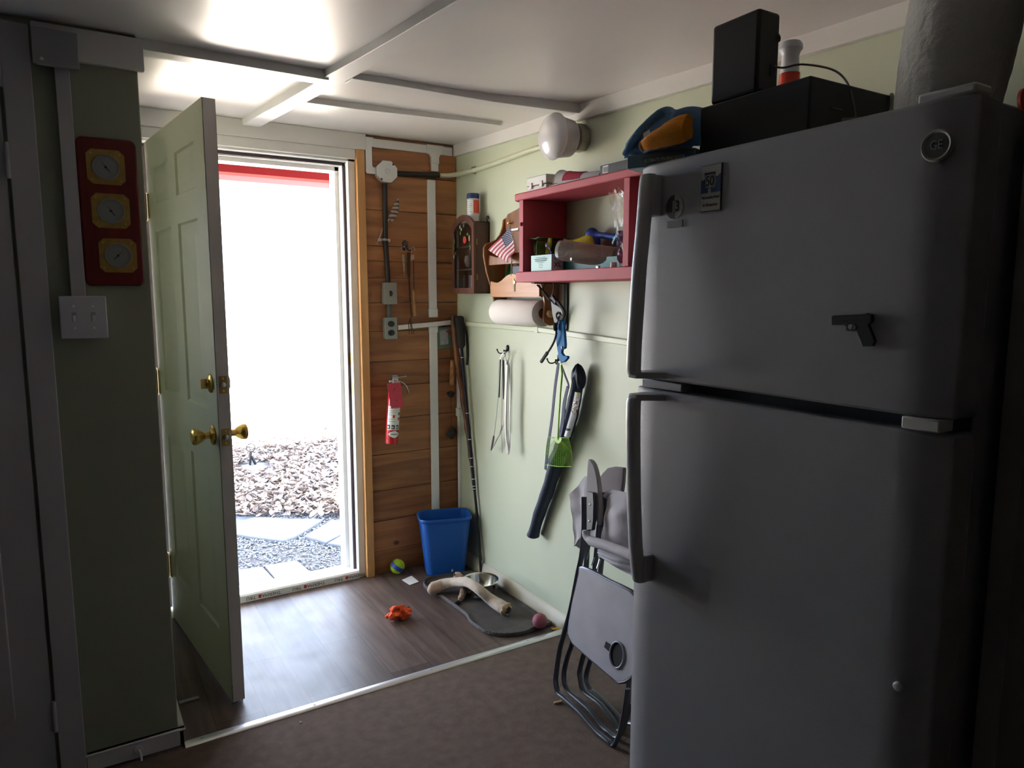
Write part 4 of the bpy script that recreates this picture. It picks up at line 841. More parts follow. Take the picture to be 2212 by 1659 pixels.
# yellow bag
def bagshape(cx_, y0, y1, z0, z1, th, seed):
    random.seed(seed)
    def f(u, v):
        t = 2*PI*u; s = math.sin(PI*min(.98, max(.02, v)))**.35; e = .5+.5*v
        return V(cx_+th*math.cos(t)*s*(1+.12*math.sin(5*t+8*v)), (y0+y1)/2+(y1-y0)/2*math.sin(t)*(.88+.12*s)*(1+.03*math.sin(9*v)), z0+(z1-z0)*v*(1+.05*math.sin(3*t+1)))
    m = MB(); m.grid(f, 28, 12); return m
m = bagshape(-.080, -1.035, -1.22, BZ+.0, BZ+.116, .034, 3); o = E('snack_bag', 'yellow and purple plastic bag slumped in the red shelf', 'bag', (-.105, -1.13, BZ)); m.build('bag_body', M('yellow plastic film', (.62, .50, .02), .28), o)
m = MB(); m.grid(lambda u, v: V(-.146+.008*math.sin(7*u), -1.040+.020*u*(1-.6*v)-.01*v, BZ+.065+.055*v), 6, 8); m.build('twisted_corner', M('yellow film edge', (.66, .56, .03), .25), o, solid=.001)
m = MB(); m.grid(lambda u, v: V(-.146+.004*math.sin(6*v), -1.020-.03*u, BZ+.062+.045*v*(1-.5*u)), 5, 6); m.build('purple_band', M('purple film', (.08, .05, .25), .3), o, solid=.001)
MB().grid(lambda u, v: V(-.1435+.004*math.cos(u*3), -1.09-.10*u, BZ+.070+.032*v), 6, 3).build('grey_patch', M('grey print', (.22, .22, .20), .5), o, solid=.0008)
# metal mesh tube
c0, c1 = Ri(1213, 540, -.165), Ri(1330, 558, -.085)
rr = .0355; ax = (c1-c0).normalized(); uu = V(0, 0, 1)-ax*ax.z; uu.normalize(); w_ = ax.cross(uu); LL = (c1-c0).length
c0.z += .0; o = E('mesh_tube', 'silver wire mesh smoking tube lying across the red shelf', 'mesh tube', tuple(c0))
m = MB()
for k in range(40): a = 2*PI*k/40; q = uu*math.cos(a)*rr+w_*math.sin(a)*rr; m.tube([c0+q, c0+ax*LL+q], .0010, 4)
for i in range(40): t = LL*i/39; m.tube([c0+ax*t+uu*math.cos(2*PI*k/24)*rr+w_*math.sin(2*PI*k/24)*rr for k in range(24)], .0010, 4, closed=True, up=uu)
m_mesh = M('mesh steel', (.50, .46, .40), .4, metal=.6); ms = m.build('wire_mesh', m_mesh, o)
m = MB(); m.lathe(c0-ax*.004, ax, [(rr-.001, 0), (rr+.001, 0), (rr+.001, .013), (rr-.001, .013), (rr-.001, 0)], 32); m.build('end_band', m_steel, o)
m = MB(); m.obox(c0+ax*LL*.33-w_*0+uu*(-.016)+V(-.030, 0, 0)*1.0, (0, .003, 0), (.001, 0, 0), (0, 0, .011)); m.build('clip', m_steel, o)
# blue bone shaped toy behind
p0, p1 = Ri(1228, 515, -.03), Ri(1330, 525, -.03); m = MB(); m_bl = M('blue rubber', (.02, .07, .40), .5)
m.tube(smooth([V(-.045, -1.16, BZ+.128), V(-.045, -1.22, BZ+.122), V(-.045, -1.32, BZ+.108), V(-.045, -1.43, BZ+.106), V(-.045, -1.485, BZ+.112)], 5), [.026, .026, .022, .015, .012, .011, .011, .011, .011, .011, .011, .011, .011, .011, .012, .013, .015, .018, .02, .021, .018], 14)
m.tube([V(-.045, -1.195, BZ+.120), V(-.045, -1.195, BZ+.042)], .012, 8)
tag(m.build('rubber_bone', m_bl), 'blue rubber bone shape lying behind the silver mesh tube', 'dog toy')
# crumpled clear bag with twist
m_clear = M('clear plastic film', (.95, .95, .97), .08, trans=1, alpha=.30)
def cf(u, v): a = 2*PI*u; r = (.030+.018*v)*(1+.25*math.sin(5*a+9*v)+.12*math.sin(11*a)); return V(-.150+r*.5*math.cos(a), -1.475+r*.8*math.sin(a)+.035*v*v, BZ+.002+.24*v+.008*math.sin(4*a))
m = MB(); m.grid(cf, 30, 22); o = E('clear_bag', 'crumpled clear plastic bag with a blue twist beside the shelf divider', 'bag', (-.15, -1.475, BZ)); m.build('film', m_clear, o, ang=20)
m = MB(); m.grid(lambda u, v: V(-.178+.01*math.sin(9*v+3*u), -1.492+.016*u, BZ+.012+.10*v), 4, 8); m.build('foil_strip', M('purple foil', (.55, .40, .60), .15, metal=.6), o, solid=.0006)
m = MB(); p = Ri(1328, 512, -.17); m.tube(smooth([p+V(0, .012, -.02), p+V(0, -.004, 0), p+V(0, -.012, .016), p+V(0, -.018, .03)], 3), .004, 6, flat=.4); m.tube([p+V(0, .010, -.004), p+V(0, -.022, .005)], .003, 6, flat=.4); m.build('blue_twist', M('pale blue ribbon', (.15, .42, .50), .4), o)
# small pieces on the shelf edge
p = Ri(1325, 577, -.182); m = MB(); m.lathe((p.x, p.y, BZ+.0002), (0, 0, 1), [(.0105, 0), (.0105, .014), (.0095, .0155), (0, .0155)], 16); tag(m.build('bottle_cap', M('grey white cap', (.50, .47, .44), .5)), 'small grey white cap on the red shelf edge near the divider', 'cap')
p = Ri(1294, 578, -.175); m = MB(); m.sphere((p.x, p.y, BZ+.0045), .0045, 8); m.obox((p.x, p.y+.007, BZ+.003), (.003, 0, 0), (0, .005, .001), (0, 0, .003)); tag(m.build('silver_bit', m_steel), 'tiny shiny silver piece on the red shelf edge', 'metal bit')
m = MB(); m.prism([(SX+.010, -1.585, BZ), (SX+.006, -1.60, BZ+.12), (SX+.006, -1.69, BZ+.125), (SX+.010, -1.69, BZ)], (.018, 0, 0)); tag(m.build('white_packet', M('white packet', (.6, .6, .62), .4)), 'pale packet standing right of the shelf divider, half hidden by the fridge', 'packet')
# ---- things on top of the shelf
TZ = 1.7515
p = Ri(1141, 408, -.16); o = E('tackle_box', 'small clear white plastic case on the left end of the red shelf', 'plastic case', (p.x, p.y, TZ))
m_case = M('frosted plastic', (.66, .63, .58), .25); y0 = p.y; m = MB(); m.box(-.165, -.075, y0-.130, y0, TZ, TZ+.022); m.build('case_base', m_case, o, bevel=.004)
m = MB(); m.box(-.167, -.074, y0-.132, y0+.002, TZ+.0235, TZ+.056); m.build('case_lid', M('frosted lid', (.70, .69, .64), .25), o, bevel=.004)
for dy in (-.030, -.100): m = MB(); m.box(-.171, -.166, y0+dy-.009, y0+dy+.009, TZ+.012, TZ+.034); m.build('latch', m_case, o, bevel=.001)
# rolled sports sleeve / cap
o = E('sun_visor', 'grey cloth visor with dark red band lying on the red shelf', 'visor', (-.14, -1.2, TZ))
def vs_(u, v):
    a = PI*(u*1.0); y = -1.105-.235*v; r = (.040-.020*v)*(1-.18*math.sin(PI*v)); return V(-.135-.030*math.cos(a)*(1-.3*v), y+.012*math.cos(a)*(1-v), TZ+.002+max(0, math.sin(a))*r*1.15+.012*(1-v))
m = MB(); m.grid(vs_, 20, 24); vb = m.build('cloth', M('light grey knit', (.46, .44, .46), .85, bump=.4, bscale=300), o, solid=.003)
m = MB(); m.grid(lambda u, v: vs_(u*.96+.02, .20+.40*v)+V(-.0008, 0, .0028), 18, 10); m.build('red_band', M('crimson knit', (.32, .01, .04), .85, bump=.4, bscale=300), o, solid=.002)
m = MB(); m.prism([(SX+.016, -1.09, TZ), (SX+.004, -1.16, TZ), (SX+.002, -1.27, TZ), (SX+.02, -1.36, TZ), (-.10, -1.34, TZ), (-.10, -1.10, TZ)], (0, 0, .004)); m.build('brim', M('grey brim', (.36, .36, .40), .7), o, bevel=.001)
m = MB(); m.tube([vs_(t/16, 0) for t in range(17)], .0035, 6); m.build('rolled_edge', M('pale grey hem', (.62, .58, .54), .8), o)
# black carton
p, q = Ri(1296, 378, -.185), Ri(1325, 374, -.185); m = MB(); base = [V(-.180, p.y, TZ), V(-.172, p.y-.070, TZ), V(-.075, p.y-.17, TZ), V(-.085, p.y-.075, TZ)]
p_ = V(-.185, p.y, TZ); y0 = p_.y
m.box(-.185, -.105, y0-.152, y0, TZ, TZ+.030); o = tag(m.build('black_carton', M('black gloss card', (.015, .016, .02), .3), bevel=.001), 'small black carton with a white barcode sticker on the red shelf', 'carton')
MB().box(-.1856, -.1851, y0-.042, y0-.014, TZ+.004, TZ+.027).build('barcode_sticker', M('white sticker', (.7, .7, .72), .5), o)
for i in range(9): MB().box(-.1859, -.1856, y0-.040+.0027*i, y0-.0392+.0027*i+(.0006 if i % 3 == 0 else 0), TZ+.007, TZ+.023).build('bar', m_print, o)
# ================================================================ WALL LAMP
lc = V(-.001, -.985, 1.977)
o = E('wall_lamp', 'white glass dome lamp on the green wall under the ceiling', 'lamp', tuple(lc))
yl, zl_ = -1.005, 1.945
m = MB(); m.prism([(-.001, yl-.040+.052*math.cos(PI/8+k*PI/4)*1.0, zl_+.002+.052*math.sin(PI/8+k*PI/4)) for k in range(8)], (-.038, 0, 0)); m.build('box_body', M('dull box', (.35, .34, .28), .5, metal=.4), o, bevel=.003)
C_ = V(-.135, -1.035, 1.943); ax = V(-1, .0, 0.0).normalized()
m = MB(); m.lathe(V(-.045, yl-.020, zl_), ax, [(.060, 0), (.066, .004), (.073, .050), (.074, .078), (0, .078)], 40); m.build('lamp_base', M('white lamp base', (.62, .60, .63), .4), o)
m = MB(); m.lathe(V(-.118, yl-.032, zl_-.003), ax, [(.070, -.006), (.079, 0), (.083, .007), (.0825, .013), (.075, .026), (.060, .037), (.038, .044), (.015, .048), (0, .0483)], 44); m.build('dome', M('white glass', (.74, .73, .77), .18, coat=.4), o)
for (x, y) in ((1229, 296), (1241, 293)):
    p = Ri(x, y, -.060); 
    m = MB(); m.lathe(p, (.2, -.7, .6), [(.0055, -.008), (.006, -.004), (.0035, .010), (0, .011)], 10); m.build('wire_nut', M('orange red plastic', (.75, .05, .02), .4), o)
m = MB(); m.tube(smooth([Ri(1229, 300, -.050), Ri(1234, 305, -.058), Ri(1240, 296, -.058)], 4), .0018, 6); m.build('wire', m_black, o)
# ================================================================ HOOKS AND TOOLS ON THE GREEN WALL
def dbl_hook(name, label, c):
    o = E(name, label, 'hook', tuple(c), 'black double hooks on the green wall'); m = MB(); m.lathe(V(-.0005, c.y, c.z), (-1, 0, 0), [(.007, 0), (.008, .004), (.006, .008), (0, .009)], 16, sx=1.9, u=(0, 0, 1)); m.build('back_plate', m_blackmet, o)
    for s in (-1, 1):
        m = MB(); m.tube(smooth([V(-.008, c.y, c.z-.006), V(-.020, c.y+s*.012, c.z-.022), V(-.034, c.y+s*.024, c.z-.022), V(-.040, c.y+s*.030, c.z-.008)], 5), .0028, 8); m.sphere(V(-.040, c.y+s*.030, c.z-.007), .0042, 8); m.build('prong', m_blackmet, o)
    return o
h1 = Ri(1097, 752, -.002); dbl_hook('wall_hook', 'black double hook on the green wall holding the steel tongs', h1)
h2 = Ri(1208, 772, -.002); dbl_hook('wall_hook', 'black double hook on the green wall holding the fly swatter', h2)
def z3(x, y): return (1000+x/2.963, 660+y/2.963)
def R3(x, y, X): return Ri(*z3(x, y), X)
# tongs 1 (thick steel pair)
o = E('tongs', 'long stainless steel tongs hanging from the left wall hook', 'tongs', tuple(R3(285, 380, -.05)))
m = MB(); P = [R3(x, y, -.055) for x, y in ((283, 362), (281, 400), (276, 560), (272, 760), (278, 870), (288, 948))]; ribbon(smooth(P, 4), [.010]+[.0135]*11+[.013]*5+[.016]*3+[.004], .004, (0, 1, 0), mb=m); m.build('arm', m_steel, o)
m = MB(); P = [R3(x, y, -.046) for x, y in ((287, 362), (296, 400), (300, 560), (296, 760), (299, 870), (290, 955))]; ribbon(smooth(P, 4), [.010]+[.0125]*11+[.012]*5+[.014]*3+[.004], .003, (0, 1, 0), mb=m); m.build('arm', m_steel, o)
m = MB(); m.tube(smooth([R3(283, 362, -.05), R3(272, 320, -.045), R3(283, 300, -.040), R3(300, 310, -.042), R3(289, 362, -.05)], 4), .0014, 6); m.lathe(R3(285, 378, -.053), (-.2, 0, 1), [(.0075, 0), (.0075, .010), (.005, .018), (0, .019)], 14); m.build('locking_ring', m_steel, o)
# spatula tongs
o = E('grill_tongs', 'thin black gripped tongs splaying out left of the steel tongs', 'tongs', tuple(R3(240, 345, -.04)))
m = MB(); P = [R3(x, y, -.045) for x, y in ((236, 345), (228, 540), (212, 720), (198, 840))]; ribbon(smooth(P, 4), .0045, .002, (0, 1, 0), mb=m); m.build('arm', m_steel, o)
m = MB(); P = [R3(x, y, -.032) for x, y in ((256, 345), (256, 540), (252, 700), (256, 780), (222, 850), (180, 930))]; ribbon(smooth(P, 4), .0045, .002, (0, 1, 0), mb=m); m.build('arm', m_steel, o)
for a in (((238, 345), (234, 460), (231, 588)), ((258, 350), (260, 480), (257, 600))): m = MB(); P = [R3(x, y, -.043 if a[0][0] < 250 else -.030) for x, y in a]; ribbon(smooth(P, 3), [.0075, .0085, .009, .0095, .009, .0075, .004], .005, (0, 1, 0), mb=m); m.build('grip', m_black, o)
m = MB(); P = [R3(x, y, -.046) for x, y in ((198, 834), (190, 880), (180, 925))]; ribbon(smooth(P, 3), [.007, .010, .012, .012, .010, .006, .002], .003, (0, 1, 0), mb=m); m.build('tip', m_black, o)
m = MB(); P = [R3(x, y, -.031) for x, y in ((257, 765), (246, 800), (236, 825))]; ribbon(smooth(P, 3), [.007, .008, .009, .009, .008, .006, .003], .003, (0, 1, 0), mb=m); m.build('tip', m_black, o)
m = MB(); m.tube(smooth([R3(237, 345, -.043), R3(256, 305, -.040), R3(272, 300, -.038), R3(258, 348, -.033)], 4), .0012, 6); m.build('wire_loop', m_steel, o)
m = MB(); P = [R3(x, y, -.022) for x, y in ((252, 330), (250, 560), (246, 760), (252, 945))]; ribbon(smooth(P, 3), [.003]*8+[.006, .004], .0015, (0, 1, 0), mb=m); tag(m.build('skewer', m_steel), 'thin steel skewer hanging behind the two pairs of tongs', 'skewer')
# tool cluster under the shelf: black loop, bolt cutter like jaw, blue handle
def z5(x, y): return (1120+x/5.528, 600+y/5.528)
def R5(x, y, X): return Ri(*z5(x, y), X)
m_nav = M('navy nylon', (.018, .03, .065), .6, noise=.15, nscale=40, bump=.3, bscale=200)
o = E('pruning_loop', 'black cable loop with grey metal jaw hanging under the red shelf', 'cable tool', tuple(R5(400, 300, -.10)))
m = MB(); m.tube(smooth([R5(x, y, -.115) for x, y in ((372, 268), (330, 215), (296, 150), (300, 90), (330, 30), (400, 20), (425, 90), (415, 170), (395, 225))], 5), .0035, 8); m.tube(smooth([R5(x, y, -.110) for x, y in ((385, 240), (450, 270), (500, 330), (548, 400), (540, 470), (505, 490))], 5), .0060, 8); m.build('black_loop', m_black, o)
m = MB(); m.obox(R5(430, 262, -.112), V(0, -.014, -.011), V(.006, 0, 0), V(0, -.004, .006)); m.build('buckle', m_dark, o, bevel=.002)
m = MB(); m.prism([R5(x, y, -.104) for x, y in ((385, 275), (420, 310), (480, 345), (515, 375), (528, 420), (522, 450), (500, 410), (468, 405), (445, 430), (448, 470), (470, 510), (455, 540), (425, 535), (402, 430))], (.007, 0, 0)); m.build('jaw', M('grey cast metal', (.20, .20, .20), .6, metal=.2), o, bevel=.0015)
m = MB(); m.tube(smooth([R5(x, y, -.100) for x, y in ((445, 540), (440, 600), (452, 660), (430, 750), (385, 840), (335, 915))], 5), [.009]*8+[.0045]*18, 8, flat=.8); m.tube([R5(345, 895, -.100), R5(272, 1005, -.098)], .0068, 8); m.build('black_lever', m_black, o)
o = E('blue_hook_tool', 'blue plastic handled tool with hooked end hanging on the wall', 'hook tool', tuple(R5(510, 700, -.08)))
m = MB(); m.prism([R5(x, y, -.088) for x, y in ((475, 520), (512, 500), (532, 520), (540, 640), (552, 800), (548, 845), (515, 860), (510, 895), (535, 930), (580, 935), (582, 962), (545, 1005), (505, 1012), (485, 985), (462, 860), (445, 720), (462, 600))], (.012, 0, 0)); m.build('handle', M('bright blue plastic', (.01, .16, .42), .6, spec=.25), o, bevel=.002)
m = MB(); m.tube(smooth([R5(x, y, -.083) for x, y in ((468, 510), (462, 470), (490, 440), (515, 470), (505, 515))], 4), .003, 8); m.build('ring', m_steel, o)
MB().obox(R5(535, 830, -.083), V(0, -.004, 0), V(.009, 0, 0), V(0, 0, .004)).build('thumb_stop', m_black, o)
# navy camp umbrella/bag
o = E('umbrella_bag', 'long navy blue nylon bag holding a folded umbrella on the wall', 'umbrella bag', tuple(R3(600, 1000, -.05)))
P = [R3(x, y, -.036) for x, y in ((740, 470), (715, 600), (690, 720), (655, 830), (600, 1000), (545, 1180), (490, 1330), (450, 1470))]; pp = smooth(P, 4)
m = MB(); rs = []
for i in range(len(pp)): t = i/(len(pp)-1); rs.append(.0255+.006*math.sin(PI*t)+.0012*math.sin(i*1.9))
rs[-1] = .0305; m.tube(pp, rs, 18, flat=.75); m.build('bag_body', m_nav, o, ang=60)
m = MB()
def kn(u, v): a = 2*PI*u; c = P[0]+V(-.002, -.002+.010*(v-.5), .062*(v-.42)*1.35); r = .030*(math.sin(PI*min(1, .10+.90*v))**.5)*(1+.16*math.sin(5*a+2*v)+.07*math.sin(9*a)); return c+V(math.cos(a)*r*.8, math.sin(a)*r, .012*math.sin(4*a)*v)
m.grid(kn, 30, 14); m.build('gathered_top', M('navy nylon top', (.008, .014, .03), .5), o, ang=30)
pl = smooth([R3(725, 555, -.0605), R3(700, 680, -.0640), R3(655, 840, -.0670)], 6)
def labf(u, v): i = v*(len(pl)-1); k = min(int(i), len(pl)-2); c = pl[k]+(pl[k+1]-pl[k])*(i-k); return c+V(.009*(2*u-1)**2, (u-.5)*.040, 0)
def labmat():
    mt = M('printed label', (.6, .6, .62), .35); n = mt.node_tree.nodes; l = mt.node_tree.links
    tc = n.new('ShaderNodeTexCoord'); sp = n.new('ShaderNodeSeparateXYZ'); l.new(tc.outputs['Object'], sp.inputs[0])
    t = n.new('ShaderNodeTexNoise'); t.inputs['Scale'].default_value = 45; l.new(tc.outputs['Object'], t.inputs[0])
    r = n.new('ShaderNodeValToRGB'); r.color_ramp.interpolation = 'CONSTANT'; els = r.color_ramp.elements; els[0].color = (.75, .74, .74, 1); els[0].position = 0; els[1].position = .42; els[1].color = (.30, .10, .08, 1)
    for p_, c_ in ((.50, (.72, .72, .72, 1)), (.58, (.30, .42, .50, 1)), (.66, (.6, .42, .08, 1))): e = els.new(p_); e.color = c_
    l.new(t.outputs['Fac'], r.inputs[0])
    mr = n.new('ShaderNodeMapRange'); mr.inputs[1].default_value = pl[6].z-.012; mr.inputs[2].default_value = pl[6].z-.008; l.new(sp.outputs[2], mr.inputs[0])
    mx = n.new('ShaderNodeMix'); mx.data_type = 'RGBA'; mx.inputs[6].default_value = (.62, .62, .68, 1); l.new(mr.outputs[0], mx.inputs[0]); l.new(r.outputs[0], mx.inputs[7]); l.new(mx.outputs[2], n['Principled BSDF'].inputs['Base Color']); return mt
m = MB(); m.grid(labf, 8, 20); lbl = m.build('printed_label', labmat(), o, solid=.0008)
m = MB(); m.grid(lambda u, v: labf(.15+.7*u, .80+.05*v*(1-.7*abs(u-.5)))+V(-.0012, 0, 0), 6, 2); m.build('navy_stripe', m_nav, lbl)
m = MB(); ribbon(smooth([R3(x, y, -.066) for x, y in ((612, 368), (590, 520), (570, 720), (545, 900), (528, 1050))], 4), [.010]+[.015]*16, .0025, (0, 1, 0), mb=m); ribbon(smooth([R3(x, y, -.040) for x, y in ((625, 368), (655, 450), (674, 500), (676, 530))], 3), .008, .003, (0, 1, 0), mb=m); ribbon(smooth([R3(x, y, -.066) for x, y in ((672, 520), (650, 620), (635, 760), (600, 900), (545, 1010))], 3), [.016]*3+[.020]*10, .0025, (0, 1, 0), mb=m); m.build('carry_strap', M('slate blue webbing', (.06, .075, .13), .7), o)
# fly swatter
m_lime = M('lime plastic', (.25, .50, .02), .4); o = E('fly_swatter', 'lime green fly swatter hanging in front of the navy bag', 'fly swatter', tuple(R3(620, 700, -.09)))
m = MB(); ribbon([R3(x, y, -.094) for x, y in ((628, 368), (632, 440), (622, 560), (614, 700), (606, 860))], [.010, .013, .012, .009, .007], .003, (0, 1, 0), mb=m); ribbon([R3(x, y, -.096) for x, y in ((628, 380), (632, 440), (622, 560), (614, 700), (606, 850))], [.002, .003, .003, .003, .003], .004, (0, 1, 0), mb=m); m.build('handle', m_lime, o)
HC = R3(612, 850, -.094)
corn = [R3(545, 842, -.090), R3(678, 848, -.094), R3(700, 1030, -.096), R3(530, 1018, -.092)]
def hp(u, v):
    bul = .006*math.sin(PI*v); t = corn[0]*(1-u)+corn[1]*u; b = corn[3]*(1-u)+corn[2]*u; return t*(1-v)+b*v+V(0, (.5-u)*-2*bul*0+(bul if u < .5 else -bul)*abs(u-.5)*2*1.0, -.004*math.sin(PI*u)*v)
m = MB()
N_ = 14
for i in range(N_+1):
    u = i/N_; s = .5+(u-.5)*.18; m.tube([hp(s+(u-s)*min(1, k/4), k/8) if k < 4 else hp(u, k/8) for k in range(1, 9)], .0007, 4)
for j in range(1, 20):
    v = j/19; rad = v
    P = []
    for k in range(13):
        a = k/12; x = a; lift = .42*(2*abs(a-.5))**2*v; P.append(hp(x, max(.0, v-lift)))
    m.tube(P, .0006, 4)
m.tube([hp(0, k/10) for k in range(11)]+[hp(k/10, 1) for k in range(1, 11)]+[hp(1, 1-k/10) for k in range(1, 11)]+[hp(1-k/10, 0) for k in range(1, 10)], .0015, 6, closed=True, up=(1, 0, 0))
m.prism([hp(.5+.17*math.cos(PI*k/8), .0+.20*math.sin(PI*k/8)) for k in range(9)], (-.0015, 0, 0)); m.build('swatter_mesh', m_lime, o)
# ================================================================ LEFT PARTITION FITTINGS
m_gp = M('grey painted metal', (.33, .33, .34), .45)
o = E('junction_box', 'dark square cover box at the ceiling above the left wire channel', 'junction box', (-1.65, PY, 1.99))
MB().box(-1.695, -1.604, PY-.060, PY-.021, 1.952, 2.030).build('box_body', m_gp, o, bevel=.003)
cv = MB().box(-1.700, -1.600, PY-.064, PY-.060, 1.945, 2.033).build('cover', m_gp, o, bevel=.003)
MB().lathe((-1.680, PY-.0642, 1.958), (0, -1, 0), [(.005, 0), (.004, .002), (0, .0025)], 10).build('screw', m_zinc, cv)
m = MB(); m.box(-1.656, -1.622, PY-.022, PY-.0005, 1.36, 1.953); tag(m.build('wire_channel', m_white, bevel=.002), 'white painted wire channel down the dark left partition to the double switch', 'wire channel')
o = E('light_switch', 'white double light switch on the dark left partition', 'light switch', (-1.631, PY, 1.31))
MB().box(-1.677, -1.585, PY-.036, PY-.0005, 1.262, 1.362).build('box_body', m_vinylwhite, o, bevel=.003)
pl = MB().box(-1.6855, -1.5765, PY-.0415, PY-.036, 1.255, 1.3685).build('cover_plate', M('pale switch plate', (.62, .62, .66), .35), o, bevel=.003)
for x in (-1.653, -1.609):
    MB().box(x-.0055, x+.0055, PY-.0425, PY-.0413, 1.301, 1.325).build('toggle_slot', M('slot shade', (.35, .35, .37), .5), pl)
    m = MB(); m.obox((x, PY-.0475, 1.309), (.0038, 0, 0), (0, .007, -.0035), (0, .0015, .005)); m.build('toggle', m_vinylwhite, pl, bevel=.001)
    for z in (1.283, 1.341): MB().lathe((x, PY-.0415, z), (0, -1, 0), [(.003, 0), (.0025, .0008), (0, .001)], 8).build('screw', m_vinylwhite, pl)
# weather station
o = E('weather_station', 'dark red wooden board with three brass dials on the left partition', 'weather station', (-1.55, PY, 1.59))
def rrect(x0, x1, z0, z1, r, n=5):
    P = []
    for cx_, cz_, a0 in ((x1-r, z1-r, 0), (x0+r, z1-r, PI/2), (x0+r, z0+r, PI), (x1-r, z0+r, 1.5*PI)):
        P += [(cx_+r*math.cos(a0+PI/2*k/n), cz_+r*math.sin(a0+PI/2*k/n)) for k in range(n+1)]
    return P
m = MB(); m.prism([(x, PY-.001, z) for x, z in rrect(-1.621, -1.4785, 1.396, 1.788, .016)], (0, -.018, 0)); m.build('board', M_wood('mahogany board', (.09, .008, .006), (.20, .018, .012), 'Z', .4, knots=False), o, bevel=.005, seg=3)
m_bp = M('brass plate', (.38, .25, .055), .5, metal=.2, noise=.15, nscale=60); m_face = M('dial face', (.27, .28, .26), .4)
for k, (cx_, cz_, ang) in enumerate(((-1.5545, 1.712, -1.0), (-1.5495, 1.597, -1.05), (-1.5395, 1.478, .9))):
    hw, c_ = .0455, .013; hh = .046
    P = [(cx_+a*hw, cz_+b*hh) for a, b in ((-1, -.72), (-.72, -1), (.72, -1), (1, -.72), (1, .72), (.72, 1), (-.72, 1), (-1, .72))]
    m = MB(); m.prism([(x, PY-.0192, z) for x, z in P], (0, -.0022, 0)); dl = m.build('dial_plate', m_bp, o, bevel=.0008)
    c = V(cx_, PY-.0214, cz_); m = MB(); m.lathe(c, (0, -1, 0), [(.033, 0), (.033, .003), (.031, .004), (.0305, .0015), (0, .0015)], 40); fc = m.build('dial_face', m_face, dl)
    m = MB()
    for i in range(24):
        a = 2*PI*i/24*.86+.5; L0, L1 = .0235, .0275 if i % 3 else .0285
        q = c+V(0, -.0018, 0); e_ = V(math.sin(a), 0, -math.cos(a)); tt = V(math.cos(a), 0, math.sin(a)); m.obox(q+e_*(L0+L1)/2, e_*(L1-L0)/2, tt*.0003, V(0, .0002, 0))
    m.build('dial_scale', M('dial print', (.10, .10, .11), .6), fc)['kind'] = 'stuff'
    e_ = V(math.cos(ang+PI/2 if k < 2 else ang), 0, math.sin(ang+PI/2 if k < 2 else ang)); e_ = V(-.58, 0, .81) if k < 2 else V(.70, 0, .72); tt = V(e_.z, 0, -e_.x)
    m = MB(); m.prism([c+V(0, -.0026, 0)+e_*.022, c+V(0, -.0026, 0)+tt*.0011-e_*.010, c+V(0, -.0026, 0)-e_*.020, c+V(0, -.0026, 0)-tt*.0011-e_*.010], (0, -.0005, 0)); m.lathe(c+V(0, -.0022, 0), (0, -1, 0), [(.003, 0), (.002, .002), (0, .0025)], 12); m.build('needle', m_print, fc)
    for a, b in ((-.78, -.78), (.78, -.78), (.78, .78), (-.78, .78)): MB().lathe((cx_+a*hw*.95, PY-.0214, cz_+b*hh*.95), (0, -1, 0), [(.0026, 0), (.002, .001), (0, .0013)], 8).build('rivet', m_brass, dl)
# ================================================================ FLOOR THINGS
# waste bin
u = V(.955, -.297, 0).normalized(); w_ = V(.297, .955, 0).normalized(); bc = V(-.152, -.142, 0)
def rr_loop(hu, hw, r, z, n=6):
    P = []
    for su, sw_, a0 in ((1, 1, 0), (-1, 1, PI/2), (-1, -1, PI), (1, -1, 1.5*PI)):
        for k in range(n+1): a = a0+PI/2*k/n; P.append(bc+u*(su*(hu-r)+r*math.cos(a))+w_*(sw_*(hw-r)+r*math.sin(a))+V(0, 0, z))
    return P
lev = [(.088, .055, .03, .002), (.096, .063, .032, .006), (.124, .082, .042, .272), (.130, .088, .045, .276), (.132, .090, .046, .288), (.130, .088, .045, .293), (.122, .080, .042, .290), (.119, .077, .040, .27), (.093, .060, .03, .012)]
m = MB(); vs = []; n_ = 28
for l_ in lev: vs += rr_loop(*l_)
fs = [(i*n_+k, i*n_+(k+1) % n_, (i+1)*n_+(k+1) % n_, (i+1)*n_+k) for i in range(len(lev)-1) for k in range(n_)]+[tuple(range(n_))[::-1], tuple((len(lev)-1)*n_+k for k in range(n_))]
m.add(vs, fs); tag(m.build('waste_bin', M('blue plastic', (.010, .10, .44), .38, bump=.15, bscale=300), ang=50), 'blue plastic waste bin standing in the corner by the walking sticks', 'waste bin')
# spiky ball
c = V(-.372, -.062, .040); m_yl = M('neon yellow rubber', (.42, .62, .02), .5); m_bb = M('blue rubber band', (.02, .06, .40), .45)
o = E('spiky_ball', 'neon yellow spiky dog ball with a blue band by the door post', 'ball', (c.x, c.y, 0))
ax = V(.55, -.2, .78).normalized(); m = MB(); m.sphere(c, .033, 20, ax=ax)
for i in range(240):
    z = 1-2*(i+.5)/240; r = math.sqrt(1-z*z); a = i*2.39996; dd = V(r*math.cos(a), r*math.sin(a), z)
    if abs(dd.dot(ax)) < .30: continue
    m.lathe(c+dd*.0315, dd, [(.0026, 0), (.0012, .005), (0, .0065)], 5)
m.build('ball_body', m_yl, o)
m = MB(); m.lathe(c, ax, [(.0335*math.cos(t)+.0012, .0335*math.sin(t)) for t in [-.30+.60*k/8 for k in range(9)]], 28); m.build('blue_band', m_bb, o)
# paper scrap
P = [Fl(x, y, .002) for x, y in ((868, 1253), (889, 1244), (905, 1257), (885, 1264))]; m = MB(); m.prism(P, (0, 0, .001)); o = tag(m.build('paper_scrap', M('white paper', (.80, .80, .78), .7)), 'small white paper square on the floor in front of the bin', 'paper')
